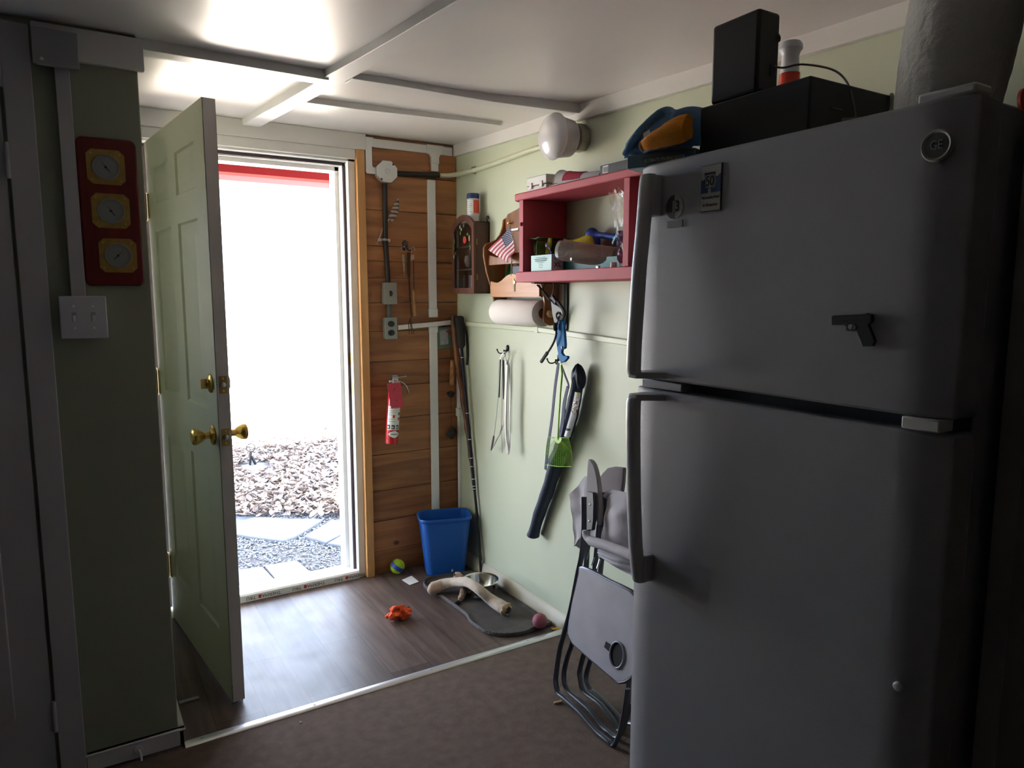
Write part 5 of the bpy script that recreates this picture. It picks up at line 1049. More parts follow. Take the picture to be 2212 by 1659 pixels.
# orange rope toy
c = Fl(862, 1326, .022); o = E('orange_toy', 'torn orange fabric dog toy lying on the plank floor', 'dog toy', (c.x, c.y, 0))
m = MB()
def ot(u, v):
    a = 2*PI*u; b = PI*v; r = .036*(1+.30*math.sin(3*a+2*b)+.18*math.sin(7*a-3*b)+.08*math.sin(13*a+9*b)); return V(c.x+r*math.cos(a)*math.sin(b)*1.15, c.y+r*math.sin(a)*math.sin(b), max(.002, .026+.024*math.cos(b)*(1+.35*math.sin(4*a))))
m.grid(ot, 40, 18); m.build('torn_cloth', M('orange fabric', (.85, .10, .02), .8, noise=.25, nscale=70, bump=.6, bscale=300), o, ang=35)
m = MB(); m.tube(smooth([c+V(-.034, .0, .006), c+V(-.054, .0, .0), c+V(-.062, -.004, .006)], 4), [.011]*4+[.006]*4+[.001], 8); m.build('orange_tail', M('orange strand', (.85, .12, .03), .8), o)
m = MB(); q = Fl(856, 1316, .050); m.tube(smooth([q+V(-.018, 0, -.010), q+V(-.008, 0, .006), q+V(.010, .003, .004), q+V(.022, .003, -.012)], 5), .008, 8); m.build('orange_fold', M('orange fold', (.78, .08, .015), .8), o)
m = MB(); m.tube(smooth([c+V(.03, 0, .01), c+V(.045, 0, .022), c+V(.050, .004, .003)], 4), .0012, 5); m.build('loose_thread', m_dark, o)
# shaped rubber tray mat
mp_ = [Fl(x, y, .006) for x, y in ((914, 1262), (922, 1252), (945, 1246), (990, 1240), (1025, 1236), (1052, 1243), (1085, 1258), (1110, 1272), (1130, 1284), (1160, 1302), (1190, 1318), (1206, 1336), (1199, 1346), (1180, 1352), (1160, 1357), (1135, 1368), (1105, 1373), (1078, 1373), (1050, 1367), (1030, 1356), (1015, 1344), (1007, 1330), (992, 1318), (970, 1302), (950, 1288), (925, 1276))]
for p in mp_: p.x = min(p.x, -.034)
sm = smooth(mp_, 4, closed=True); cen = sum(sm, V(0, 0, 0))/len(sm)
vs = []; n_ = len(sm)
def ringp(ins, z):
    R = []
    for i in range(n_):
        t = (sm[(i+1) % n_]-sm[i-1]); t.z = 0; t.normalize(); nn = V(-t.y, t.x, 0); nn = nn if nn.dot(cen-sm[i]) > 0 else -nn; p = sm[i]+nn*ins; R.append(V(p.x, p.y, z))
    return R
lv_ = [(0, .001), (0, .012), (.003, .016), (.008, .016), (.013, .0065), (.020, .0055)]
for a, b in lv_: vs += ringp(a, b)
m = MB(); m.add(vs, [(i*n_+k, i*n_+(k+1) % n_, (i+1)*n_+(k+1) % n_, (i+1)*n_+k) for i in range(len(lv_)-1) for k in range(n_)]+[tuple(range(n_))[::-1], tuple((len(lv_)-1)*n_+k for k in range(n_))])
def matmat():
    mt = M('ribbed grey rubber', (.075, .063, .058), .75, noise=.25, nscale=14); n = mt.node_tree.nodes; l = mt.node_tree.links
    tc = n.new('ShaderNodeTexCoord'); ck = n.new('ShaderNodeTexVoronoi'); ck.inputs['Scale'].default_value = 85; ck.inputs['Randomness'].default_value = .15; l.new(tc.outputs['Object'], ck.inputs[0])
    bp = n.new('ShaderNodeBump'); bp.inputs['Strength'].default_value = .9; bp.inputs['Distance'].default_value = .003; l.new(ck.outputs['Distance'], bp.inputs['Height']); l.new(bp.outputs[0], n['Principled BSDF'].inputs['Normal']); return mt
tag(m.build('tray_mat', matmat(), ang=50), 'wavy edged dark rubber tray mat on the floor along the green wall', 'mat')
MZ = .0065
c = V(-.142, -.492, MZ); o = tag(MB().lathe(c, (0, 0, 1), [(.060, 0), (.065, .003), (.067, .02), (.077, .062), (.086, .066), (.087, .069), (.084, .070), (.076, .065), (.066, .022), (.052, .008), (0, .006)], 48).build('dog_bowl', M('polished steel', (.66, .64, .60), .16, metal=1)), 'shiny stainless steel dog bowl on the rubber mat', 'bowl')
m = MB(); m.lathe(c, (0, 0, 1), [(.0675, .003), (.071, .0), (.071, .007), (.0685, .009)], 40); m.build('rubber_foot', m_dark, o)
def fuzz(mt_name, col, n=.2): return M(mt_name, col, .95, noise=n, nscale=45, bump=1.0, bscale=260, sheen=.5)
def plush(path, rad, seed, jit=.06, k=5, n=18):
    random.seed(seed); pp = smooth(path, k); rs = []
    for i in range(len(pp)):
        t = i/(len(pp)-1)*(len(rad)-1); a = int(min(t, len(rad)-2)); rs.append((rad[a]+(rad[a+1]-rad[a])*(t-a)))
    m = MB(); m.tube(pp, rs, n)
    m.v = [tuple(Vector(v)+Vector((random.uniform(-1, 1), random.uniform(-1, 1), random.uniform(-1, 1)))*rs[0]*jit) for v in m.v]
    return m
o = E('plush_stick', 'long cream plush bone toy lying across the mat against the bowl', 'dog toy', (-.24, -.52, 0))
P = [Fl(934, 1271, .036), Fl(955, 1264, .040), Fl(985, 1258, .060), Fl(1010, 1258, .094), Fl(1035, 1274, .088), Fl(1060, 1295, .048), Fl(1080, 1308, .036), Fl(1092, 1316, .032)]
MBp = plush(P, [.012, .027, .027, .023, .021, .021, .021, .022, .024, .027, .028, .020], 5, .05); MBp.build('plush_body', fuzz('cream fleece', (.58, .47, .38), .12), o, ang=75)
e_ = (P[-1]-P[-2]).normalized(); m = MB(); q = P[-1]
def endf(u, v):
    a = 2*PI*u; r = .030*(1+.10*math.sin(5*a)+.08*math.sin(9*a+3*v))*(math.sin(PI*(.15+.75*v))**.6); s1 = V(e_.y, -e_.x, 0).normalized(); s2 = e_.cross(s1); p = q+e_*(.030*v-.012)+s1*math.cos(a)*r+s2*math.sin(a)*r*.95; p.z = max(p.z, MZ+.001); return p
m.grid(endf, 26, 8); m.build('chewed_end', fuzz('tan fleece', (.48, .34, .20), .35), o, ang=60)
m = MB(); m.sphere(q+e_*.012+V(.004, -.010, .008), .010, 10); m.build('dark_hole', M('dark stuffing', (.03, .02, .015), .9), o)
m = MB(); m.sphere(q+e_*.016+V(-.004, -.006, -.014), .008, 8); m.build('squeaker', M('grey plastic', (.2, .2, .22), .5), o)
m = plush([P[0]+V(-.012, .010, 0), P[0], P[1]], [.010, .028, .029, .027], 8, .10); m.build('fuzzy_end', fuzz('pinkish fleece', (.56, .40, .30), .2), o, ang=75)
o = E('plush_animal', 'brown plush toy with dark paws tucked under the cream plush bone', 'dog toy', (-.24, -.50, 0))
P = [Fl(981, 1244, .082), Fl(992, 1248, .078), Fl(1000, 1262, .050), Fl(999, 1278, .026), Fl(995, 1290, .018)]
P[0] = Ba(984, 1242, -.39); P = [Fl(984, 1243, .070), Fl(995, 1248, .066), Fl(1003, 1264, .040), Fl(999, 1284, .024), Fl(993, 1296, .018)]
plush(P, [.016, .019, .014, .012, .015, .014, .009], 11, .14, 5, 14).build('plush_body', fuzz('tan fur', (.36, .22, .14), .4), o, ang=70)
m = MB(); m.lathe(Fl(978, 1234, .085), (-.2, .1, 1), [(.007, 0), (.004, .008), (0, .012)], 8); m.build('ear', fuzz('brown ear', (.12, .06, .04), .3), o)
m = MB(); m.sphere(Fl(981, 1241, .082), .0045, 8); m.build('eye', m_print, o)
m = plush([Fl(992, 1300, .013), Fl(982, 1305, .012)], [.008, .010, .006], 3, .1); m.build('dark_paw', M('dark fur', (.015, .012, .010), .9), o, ang=70)
def und(u, v): a = PI*u; return V(-.255+.060*u+.05*v, -.560-.02*u+.05*v, MZ+.001+.030*math.sin(PI*u)*math.sin(PI*min(.95, v+.1)))
m = MB(); q = Fl(1040, 1292, MZ); m.sphere(q+V(-.010, .012, .012), .026, 14, k=.5, ax=(0, 0, 1)); tag(m.build('grey_toy', fuzz('grey plush', (.16, .15, .17), .2)), 'flat grey plush lump on the mat between the bowl and the bone', 'dog toy')
c = Fl(1166, 1340, .040); c.z = MZ+.031; m = MB(); m.sphere(c, .031, 24); tag(m.build('pink_ball', M('dull pink rubber', (.30, .075, .11), .65, noise=.12, nscale=20)), 'dull pink ball in the corner of the mat by the threshold', 'ball')
# scraps
m = MB(); P = [Fl(x, y, .001) for x, y in ((1191, 1358), (1204, 1357), (1210, 1361), (1200, 1362), (1192, 1362))]; m.prism(P, (0, 0, .004)); tag(m.build('yellow_scrap', M('yellow scrap', (.62, .42, .03), .6)), 'small yellow scrap on the planks beside the threshold and chair', 'scrap')
m = MB(); P = [Fl(x, y, .001) for x, y in ((386, 1517), (428, 1505), (431, 1509), (388, 1522))]; m.prism(P, (0, 0, .004)); tag(m.build('floor_strip_scrap', M('pale scrap', (.34, .33, .32), .6)), 'thin pale strip lying on the dark planks behind the partition', 'scrap')
c = Fl(649, 1560, .004); m = MB(); m.sphere(c, .004, 6, k=.6); tag(m.build('crumb', M('white crumb', (.5, .5, .48), .8)), 'tiny white crumb on the carpet in front of the threshold', 'crumb')
c = Fl(1205, 1517, .006); m = MB(); m.obox(c, V(.014, -.003, 0), V(.002, .004, 0), V(0, 0, .003)); tag(m.build('wood_chip', M('tan chip', (.50, .32, .18), .7), bevel=.001), 'little tan chip on the carpet left of the folded chairs', 'chip')
# ================================================================ FOLDED CHAIRS
SL_ = .165
def Le(px_, py_, X0):        # a point on the plane of a chair leaning back against the wall
    r = FW*FPX+RT*(px_-W/2)+UP*(H/2-py_); t = (X0+SL_*CAM.z-CAM.x)/(r.x-SL_*r.z); p = CAM+r*t
    if p.z < .010: p.z = .010
    return p
def a5(x, y): return (1160+x/4.881, 960+y/4.881)
def a6(x, y): return (1160+x/3.958, 1240+y/3.958)
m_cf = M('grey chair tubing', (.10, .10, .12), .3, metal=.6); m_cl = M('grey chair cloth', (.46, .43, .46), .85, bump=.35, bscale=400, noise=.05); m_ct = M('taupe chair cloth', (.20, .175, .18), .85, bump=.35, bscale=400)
NRM = V(-1, 0, SL_).normalized()
def panel(pts, X0, th, name, mat, par, conv=a5, bev=.003): 
    P = [Le(*conv(*p), X0) for p in pts]; m = MB(); m.prism(P, NRM*-th); return m.build(name, mat, par, bevel=bev)
def loop(pts, X0, name, par, r=.0105, conv=a6, flat=.65):
    P = [Le(*conv(*p), X0) for p in pts]
    m = MB(); m.tube(smooth(P, 5), r, 10, flat=flat, up=(0, 0, 1) if False else tuple(NRM)); return m.build(name, m_cf, par)
c1 = E('folding_chair', 'front folded grey camping chair with side table, leaning by the fridge', 'camping chair', (-.33, -1.55, 0), 'folded camping chairs')
loop([(402, -660), (402, -400), (385, -180), (355, -30), (330, 100), (290, 300), (240, 480), (195, 640), (165, 840), (160, 930), (180, 1010), (240, 1062), (370, 1180), (500, 1350), (570, 1440), (615, 1478), (660, 1465), (710, 1350), (745, 1190), (775, 980)], -.335, 'leg_frame', c1)
loop([(440, -640), (430, -300), (420, -60), (385, 200), (340, 400), (300, 590), (262, 700), (232, 830), (235, 930), (270, 1000), (320, 1045), (450, 1160), (550, 1290), (612, 1370), (700, 1390), (760, 1200), (790, 900)], -.305, 'leg_frame', c1)
# side table with cup hole: outline with a cut ring
tb = [(355, 0), (335, 90), (300, 240), (268, 420), (262, 510), (290, 575), (340, 630), (640, 890), (700, 926), (770, 905), (830, 840), (850, 700), (860, 230), (600, 55), (380, -55)]
TP = smooth([Le(*a6(*p), -.365) for p in tb], 3, closed=True)
m = MB(); m.prism(TP, NRM*-.016); tbl = m.build('side_table', M('mottled grey table top', (.34, .33, .37), .5, noise=.10, nscale=8), c1, bevel=.003)
m = MB(); m.tube([p+NRM*-.008 for p in TP], .0075, 8, closed=True, flat=.8, up=tuple(NRM)); m.build('table_rim', m_cf, tbl)
m = MB(); cc = Le(*a6(688, 690), -.365); ex = (Le(*a6(748, 690), -.365)-cc); ez = (Le(*a6(688, 590), -.365)-cc)
hole = [cc+NRM*.0008+ex*math.cos(2*PI*k/32)+ez*math.sin(2*PI*k/32)*1.12 for k in range(32)]
m.prism(hole, NRM*-.018); P = [Le(*a6(*p), -.365)+NRM*.0008 for p in ((590, 575), (575, 625), (625, 670), (645, 612))]; m.prism(P, NRM*-.018); m.build('cup_hole', M('deep black', (.004, .004, .004), .9), tbl)
m = MB(); m.tube([p+NRM*.002 for p in hole], .003, 8, closed=True, up=tuple(NRM)); m.build('cup_ring', M('grey ring', (.2, .2, .22), .4), tbl)
panel([(520, 495), (592, 505), (600, 620), (595, 800), (580, 905), (520, 910)], -.350, .014, 'arm_post', M('dark arm post', (.04, .04, .048), .45), c1)
for p in ((558, 634), (552, 808)): q = Le(*a5(*p), -.350); m = MB(); m.lathe(q, NRM, [(.004, 0), (.003, .002), (0, .003)], 10); m.build('rivet', m_steel, c1)
m = MB(); P = [Le(*a5(*p), -.350) for p in ((515, 900), (520, 960), (555, 1005), (620, 1035), (740, 1070), (860, 1115), (950, 1150), (1010, 1170))]; m.tube(smooth(P, 4), [.008]+[.013]*8+[.0165]*20, 14); m.build('arm_pad', m_cl, c1)
def cloth(pts, X0, name, mat, par, bulge=.02, conv=a5, th=.006):
    """a quad cloth patch hung between four corners, bellied and creased"""
    q = [Le(*conv(*p), X0) for p in pts]
    f = lambda u, v: (q[0]*(1-u)+q[1]*u)*(1-v)+(q[3]*(1-u)+q[2]*u)*v+NRM*(bulge*math.sin(PI*u)*math.sin(PI*min(1, .1+.9*v))+.002*math.sin(9*u+4*v)+.002*math.sin(17*v+3*u))
    m = MB(); m.grid(f, 16, 22); return m.build(name, mat, par, solid=th)
cloth([(770, 510), (1080, 520), (1080, 1160), (672, 1060)], -.300, 'back_cloth', m_cl, c1, .030)
cloth([(650, 1110), (1060, 1170), (1060, 1420), (655, 1180)], -.320, 'seat_cloth', m_cl, c1, .020)
m = MB(); m.tube(smooth([Le(*a5(*p), -.305) for p in ((720, 550), (750, 520), (800, 500), (900, 525), (1060, 560))], 4), .009, 10); m.build('cloth_hem', m_cl, c1)
m = MB(); m.tube([Le(*a6(*p), -.345) for p in ((375, -50), (600, 60), (900, 235))], .009, 8); m.build('cross_bar', m_cf, c1)
for a, b in (((560, 1060), (525, 1215)), ((605, 1190), (575, 1275)), ((665, 1210), (635, 1310))): m = MB(); m.tube([Le(*a5(*a), -.32), Le(*a5(*b), -.33)], .003, 6); m.build('hinge_rod', m_steel, c1)
c2 = E('folding_chair', 'rear folded grey camping chair against the wall behind the front one', 'camping chair', (-.22, -1.5, 0), 'folded camping chairs')
loop([(560, -700), (520, -300), (480, 100), (450, 400), (420, 620), (395, 700), (365, 830), (330, 800), (345, 930), (400, 1005), (540, 1110), (640, 1240), (720, 1335), (800, 1100)][0:7]+[(372, 900), (400, 1000), (540, 1110), (640, 1240), (720, 1335), (800, 1100)], -.272, 'leg_frame', c2)
loop([(600, -700), (570, -300), (520, 200), (490, 560), (455, 735), (425, 840), (425, 920), (460, 990), (500, 1020), (600, 1115), (730, 1250), (820, 1280)], -.240, 'leg_frame', c2)
cloth([(515, 335), (345, 530), (400, 1075), (475, 960)], -.245, 'side_cloth', m_cl, c2, -.012)
cloth([(515, 335), (640, 380), (640, 1000), (475, 960)], -.248, 'side_cloth', m_cl, c2, .0)
panel([(400, 1070), (470, 965), (490, 1010), (462, 1110)], -.250, .01, 'pocket_edge', M('dark lining', (.03, .025, .03), .9), c2)
# tall sleeve standing up over the arm
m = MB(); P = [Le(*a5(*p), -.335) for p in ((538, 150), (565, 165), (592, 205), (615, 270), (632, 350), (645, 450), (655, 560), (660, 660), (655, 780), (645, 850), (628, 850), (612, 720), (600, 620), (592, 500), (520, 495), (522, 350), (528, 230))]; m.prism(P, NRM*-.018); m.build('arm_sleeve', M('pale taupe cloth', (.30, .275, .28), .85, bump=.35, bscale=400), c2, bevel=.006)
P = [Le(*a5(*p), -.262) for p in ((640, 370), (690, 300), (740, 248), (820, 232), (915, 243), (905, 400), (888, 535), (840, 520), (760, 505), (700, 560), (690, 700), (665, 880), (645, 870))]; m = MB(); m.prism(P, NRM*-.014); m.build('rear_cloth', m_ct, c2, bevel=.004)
panel([(655, 560), (700, 555), (765, 520), (775, 680), (700, 990), (650, 1010), (628, 850), (655, 760)], -.255, .01, 'dark_inside', M('dark chair inside', (.02, .018, .022), .9), c2)
# ================================================================ FRIDGE
m_fr = M('grey white textured enamel', (.33, .33, .34), .5, bump=.25, bscale=700, noise=.02); m_frs = M('fridge side grey', (.34, .34, .35), .5, bump=.2, bscale=600)  # white enamel greyed, the dim light is painted into the colour
FXf, FXd, FXb = -.720, -.652, -.022; FY0, FY1 = -2.770, -2.170; FT = 1.612
fr_ = E('refrigerator', 'white top freezer refrigerator filling the right foreground', 'refrigerator', (-.36, -2.47, 0))
MB().box(FXd+.010, FXb, FY0+.006, FY1-.006, .03, FT-.0003).build('cabinet_body', m_frs, fr_, bevel=.004)
def fdoor(z0, z1, name):
    # gently crowned front: profile in XY swept up
    prof_ = []
    n = 18
    for k in range(n+1):
        t = k/n; Y = FY1-(FY1-FY0)*t; e = min(t, 1-t); x = FXf-.0*e+ (.014*(1-min(1, e/.075))**2.2)
        prof_.append((x, Y))
    P = [(FXd, FY1)]+prof_+[(FXd, FY0)]
    m = MB(); m.prism([(x, y, z0) for x, y in P], (0, 0, z1-z0)); return m.build(name, m_fr, fr_, bevel=.004, ang=30)
fz = fdoor(1.212, FT, 'freezer_door'); fd = fdoor(.09, 1.192, 'fridge_door')
MB().box(FXd, FXd+.011, FY0+.012, FY1-.012, .10, FT-.01).build('door_gasket', m_dark, fr_)
MB().box(FXf+.02, FXd+.02, FY0+.02, FY1-.02, .02, .085).build('toe_grille', m_gp, fr_, bevel=.003)
MB().box(FXf+.030, FXd, FY0+.01, FY1-.02, 1.192, 1.212).build('door_gap_trim', M('dark gap trim', (.05, .055, .07), .5), fr_)
p = Ri(1440, 845, FXf); m = MB(); m.box(FXf+.002, FXd, p.y-.035, p.y+.07, 1.1945, 1.2095); m.build('handle_bracket', M('pale bracket', (.50, .51, .55), .4), fr_, bevel=.001)
p, q = Ri(1948, 930, FXf), Ri(2030, 945, FXf); m = MB(); m.box(FXf-.003, FXd, q.y, p.y, 1.195, 1.2115); m.build('middle_hinge', M('white hinge cover', (.62, .61, .58), .4), fr_, bevel=.002)
m = MB(); m.box(FXf+.01, FXd-.018, FY0+.004, FY0+.075, FT+.0005, FT+.014); m.build('top_hinge_cover', M('hinge cover', (.55, .54, .52), .35), fr_, bevel=.004)
def handle(z0, z1, flip, par):
    """slim curved bar: at zA it lies on the door (pad), at zB it stands off on an arm"""
    m = MB(); P = []; n = 14; yb = -2.212
    for k in range(n+1):
        t = k/n; z = z0+(z1-z0)*t; so = .052*math.sin(PI/2*min(1, t*3.2))**.8 if not flip else .052*math.sin(PI/2*min(1, (1-t)*3.2))**.8
        P.append(V(FXf-.012-so, yb, z))
    vs = []
    for i, p in enumerate(P):
        for a, b in ((-.011, .008), (-.0125, .0), (-.009, -.008), (0, -.0105), (.009, -.008), (.0125, 0), (.011, .008)): vs.append(p+V(b, a, 0))
    k7 = 7; m.add(vs, [(i*k7+k, i*k7+(k+1) % k7, (i+1)*k7+(k+1) % k7, (i+1)*k7+k) for i in range(n) for k in range(k7)]+[tuple(range(k7))[::-1], tuple(n*k7+k for k in range(k7))])
    return m
# freezer: pad at the top, arm at the bottom
m = MB(); yb = -2.223
def bar(zs_, xs_, m):
    pr = ((-.0125, .009), (-.0145, .002), (-.0115, -.008), (-.004, -.0115), (.004, -.0115), (.0115, -.008), (.0145, .002), (.0125, .009)); vs = []
    for z, x in zip(zs_, xs_):
        for a, b in pr: vs.append(V(x+b, yb+a, z))
    n = len(zs_); m.add(vs, [(i*8+k, i*8+(k+1) % 8, (i+1)*8+(k+1) % 8, (i+1)*8+k) for i in range(n-1) for k in range(8)]+[tuple(range(8))[::-1], tuple((n-1)*8+k for k in range(8))]); return m
zs_ = [1.590, 1.580, 1.56, 1.53, 1.48, 1.42, 1.35, 1.28, 1.232, 1.222]; xs_ = [-.739, -.742, -.744, -.746, -.750, -.756, -.760, -.764, -.765, -.761]
bar(zs_, xs_, m); m.box(-.740, FXf+.004, yb-.016, yb+.011, 1.515, 1.588); m.prism([(-.768, yb+.011, 1.228), (-.768, yb-.012, 1.228), (-.716, yb-.045, 1.228), (-.716, yb+.012, 1.228)], (0, 0, -.012)); m.build('handle', M('handle grey white', (.55, .55, .56), .35), fz, bevel=.002)
m = MB(); zs_ = [1.178, 1.188, 1.15, 1.08, 1.0, .94, .89, .855, .83, .815][0:1]+[1.17, 1.13, 1.07, 1.0, .94, .89, .85, .825, .812]; zs_[0] = 1.180; xs_ = [-.759, -.763, -.763, -.761, -.758, -.754, -.750, -.745, -.741, -.738]
bar(zs_, xs_, m); m.box(-.740, FXf+.004, yb-.018, yb+.011, .815, .868); m.prism([(-.766, yb+.011, 1.186), (-.766, yb-.012, 1.186), (-.716, yb-.045, 1.186), (-.716, yb+.012, 1.186)], (0, 0, -.012)); m.build('handle', M('handle grey white lower', (.55, .55, .56), .35), fd, bevel=.002)
# round maker's badge
c = Ri(2027, 315, FXf-.001); m = MB(); m.lathe(c, (-1, 0, 0), [(.0190, 0), (.0200, .003), (.0178, .006), (.0155, .0045), (0, .0045)], 36); bdg = m.build('badge', M('pale badge rim', (.34, .33, .28), .5), fz)
m = MB(); m.lathe(c+V(-.0046, 0, 0), (-1, 0, 0), [(.0152, 0), (0, .0004)], 32); m.build('badge_disc', M('dark badge', (.11, .11, .10), .4), bdg)
text('badge_lettering', 'GE', .016, M('badge silver', (.30, .29, .26), .4), bdg, c+V(-.0053, 0, 0), (0, -1, 0), (0, 0, 1), sx=.8)
# magnets
a, b_ = Ri(1518, 360, FXf), Ri(1562, 355, FXf); z0 = Ri(1517, 459, FXf).z; y0, y1 = a.y, b_.y; zt = a.z
o = E('road_magnet', 'rectangular route 50 souvenir magnet on the freezer door', 'magnet', (FXf, (y0+y1)/2, (z0+zt)/2)); FX_ = FXf-.0006
MB().box(FX_-.002, FX_+.0004, y1, y0, z0, zt).build('magnet_body', M('dark magnet edge', (.03, .03, .03), .5), o)
m = MB().box(FX_-.0026, FX_-.0019, y1+.001, y0-.001, z0+.001, zt-.001); f_ = m.build('print_white', M('magnet white', (.42, .41, .37), .5), o)
wy = (y0-y1); hz = zt-z0; bl = M('magnet blue', (.015, .055, .15), .5); pt_ = lambda u, v, e: V(FX_-e, y0-.001-(wy-.002)*u, zt-hz*v)
for pp_ in (((0, .30), (.08, .33), (.17, .29), (.22, .33), (.20, .42), (.24, .49), (.36, .50), (.36, .60), (0, .60)), ((1, .21), (.85, .27), (.74, .27), (.78, .36), (.74, .46), (.70, .50), (.52, .50), (.52, .60), (1, .60))):
    MB().prism([pt_(u_, v_, .0027) for u_, v_ in pp_], (-.0003, 0, 0)).build('print_blue', bl, f_)
text('lettering', '50', .024, m_print, f_, pt_(.46, .355, .0033), (0, -1, 0), (0, 0, 1), sx=.75)
text('lettering', 'HIGHWAY', .005, m_print, f_, pt_(.45, .19, .0030), (0, -1, 0), (0, 0, 1))
text('lettering', 'The Loneliest Road', .0058, M('blue grey ink', (.10, .10, .15), .6), f_, pt_(.5, .70, .0030), (0, -1, 0), (0, 0, 1), sx=.85); text('lettering', 'in America', .0075, M('grey ink 2', (.12, .12, .11), .6), f_, pt_(.5, .86, .0030), (0, -1, 0), (0, 0, 1))
sh_p = [(.22, .20), (.34, .17), (.45, .19), (.56, .17), (.68, .20), (.70, .26), (.66, .30), (.70, .38), (.68, .45), (.56, .49), (.46, .51), (.36, .49), (.24, .45), (.22, .38), (.26, .30), (.20, .26)]
m = MB(); m.tube([pt_(u_, v_, .0030) for u_, v_ in sh_p], .0004, 4, closed=True); m.build('shield_outline', m_print, f_)
c = Ri(1458, 447, FXf-.0005); r = .0215; o = E('round_magnet', 'round half black half white magnet marked 13 beside the handle', 'magnet', tuple(c))
m = MB(); m.lathe(c, (-1, 0, 0), [(r, 0), (r, .0014), (0, .0015)], 36); rb = m.build('magnet_disc', M('magnet grey white', (.36, .36, .34), .5), o)
m = MB(); m.prism([c+V(-.0016, r*.98*math.sin(t), r*.98*math.cos(t)) for t in [PI*k/20 for k in range(21)]], (-.0003, 0, 0)); m.build('black_half', m_print, rb)
text('lettering', '1', .026, M('cream ink', (.42, .40, .34), .5), rb, c+V(-.0022, .002, 0), (0, -1, 0), (0, 0, 1), sx=.8, bold=.0006); text('lettering', '3', .026, m_print, rb, c+V(-.0022, -.008, 0), (0, -1, 0), (0, 0, 1), sx=.8, bold=.0006)
m = MB(); a = Ri(1443, 478, FXf), Ri(1475, 490, FXf); m.box(FXf-.0016, FXf-.0003, a[1].y, a[0].y, a[1].z, a[0].z); o = tag(m.build('strip_magnet', M('grey strip magnet', (.16, .16, .16), .5)), 'small grey strip magnet under the round black and white one', 'magnet')
m = MB()
q = lambda x, y: Ri(1760+x/11.06, 640+y/11.06, FXf-.0006)
o = E('toy_gun_magnet', 'small black pistol shaped magnet on the freezer door', 'magnet', tuple(q(900, 700)))
m = MB(); m.prism([q(*p) for p in ((450, 480), (500, 455), (1180, 425), (1270, 415), (1300, 395), (1350, 405), (1420, 430), (1435, 560), (1400, 620), (1330, 680), (1380, 800), (1450, 960), (1490, 1080), (1465, 1110), (1440, 1190), (1200, 1200), (1150, 1060), (1090, 930), (1060, 830), (980, 835), (790, 820), (800, 740), (770, 680), (460, 685))], (-.006, 0, 0)); m.build('magnet_body', M('black magnet', (.010, .010, .010), .5), o, bevel=.0006)
m = MB(); m.prism([q(*p) for p in ((500, 505), (1400, 465), (1400, 550), (505, 590))], (-.0068, 0, 0)); m.build('slide', M('dark grey slide', (.040, .040, .038), .4), o)
m = MB(); m.prism([q(*p) for p in ((865, 690), (900, 668), (1000, 680), (1045, 720), (1040, 770), (990, 795), (900, 790), (860, 750))], (-.0064, 0, 0)); m.build('trigger_opening', M('opening grey', (.30, .30, .29), .5), o)
m = MB(); m.tube([q(990, 680)+V(-.0066, 0, 0), q(950, 790)+V(-.0066, 0, 0)], .0007, 5); m.build('trigger', m_black, o)
c = Ri(1942, 1482, FXf-.0005); m = MB(); m.lathe(c, (-1, 0, 0), [(.0062, 0), (.0066, .004), (.0045, .0065), (0, .007)], 18); tag(m.build('button_magnet', M('white button', (.62, .62, .62), .4)), 'tiny white round button magnet low on the fridge door', 'magnet')
struct(MB().box(-.616, -.001, -2.812, -2.782, 0, 2.002).build('wall_stub', M('dull grey brown board', (.27, .26, .25), .6, noise=.1, nscale=12), bevel=.002))
oc_ = Ba(2207, 216, -2.812); m = MB(); m.lathe(V(oc_.x, -2.8122, oc_.z), (0, -1, 0), [(.012, 0), (.013, .004), (.010, .009), (0, .011)], 24); tag(m.build('orange_magnet', M('orange red plastic', (.5, .05, .01), .5)), 'round orange red magnet on the dark board right of the fridge', 'magnet')
# ================================================================ ON TOP OF THE FRIDGE
TF = FT+.0005
s0, s1 = V(-.722, -2.145, TF), V(-.669, -2.270, TF); su = (s1-s0); BL_ = su.length; su.normalize(); sv = V(-su.y, su.x, 0); sv = sv if sv.x > 0 else -sv
o = E('fishing_book', 'blue green fishing book lying flat under the towels on the fridge', 'book', (-.64, -2.16, TF))
def bk(a0, a1, b0, b1, z0, z1, name, mat, bev=0): m = MB(); m.prism([s0+su*a0+sv*b0+V(0, 0, z0), s0+su*a1+sv*b0+V(0, 0, z0), s0+su*a1+sv*b1+V(0, 0, z0), s0+su*a0+sv*b1+V(0, 0, z0)], (0, 0, z1-z0)); return m.build(name, mat, o, bevel=bev)
m_bc = M('slate blue cover', (.10, .18, .23), .4)
bk(0, BL_, 0, .19, 0, .0025, 'back_cover', m_bc); bk(0, BL_, 0, .19, .0215, .024, 'front_cover', m_bc); bk(0, BL_, -.001, .003, 0, .024, 'spine', m_bc, .001)
bk(.003, BL_-.003, .003, .187, .0025, .0215, 'pages', M('cream pages', (.60, .55, .45), .8)); bk(.05, BL_-.002, .001, .188, .024, .0248, 'cover_picture', M('orange picture', (.75, .32, .05), .5))
text('spine_lettering', 'ULTIMATE FISHING BOOK', .0088, M('pale green ink', (.62, .70, .60), .5), o, s0+su*.076-sv*.0016+V(0, 0, .0105), su, (0, 0, 1), sx=.80, bold=.0002)
BT = TF+.0253
hy = [(-2.112, .006), (-2.125, .040), (-2.142, .058), (-2.165, .070), (-2.19, .079), (-2.215, .083), (-2.24, .076), (-2.265, .066), (-2.285, .058)]
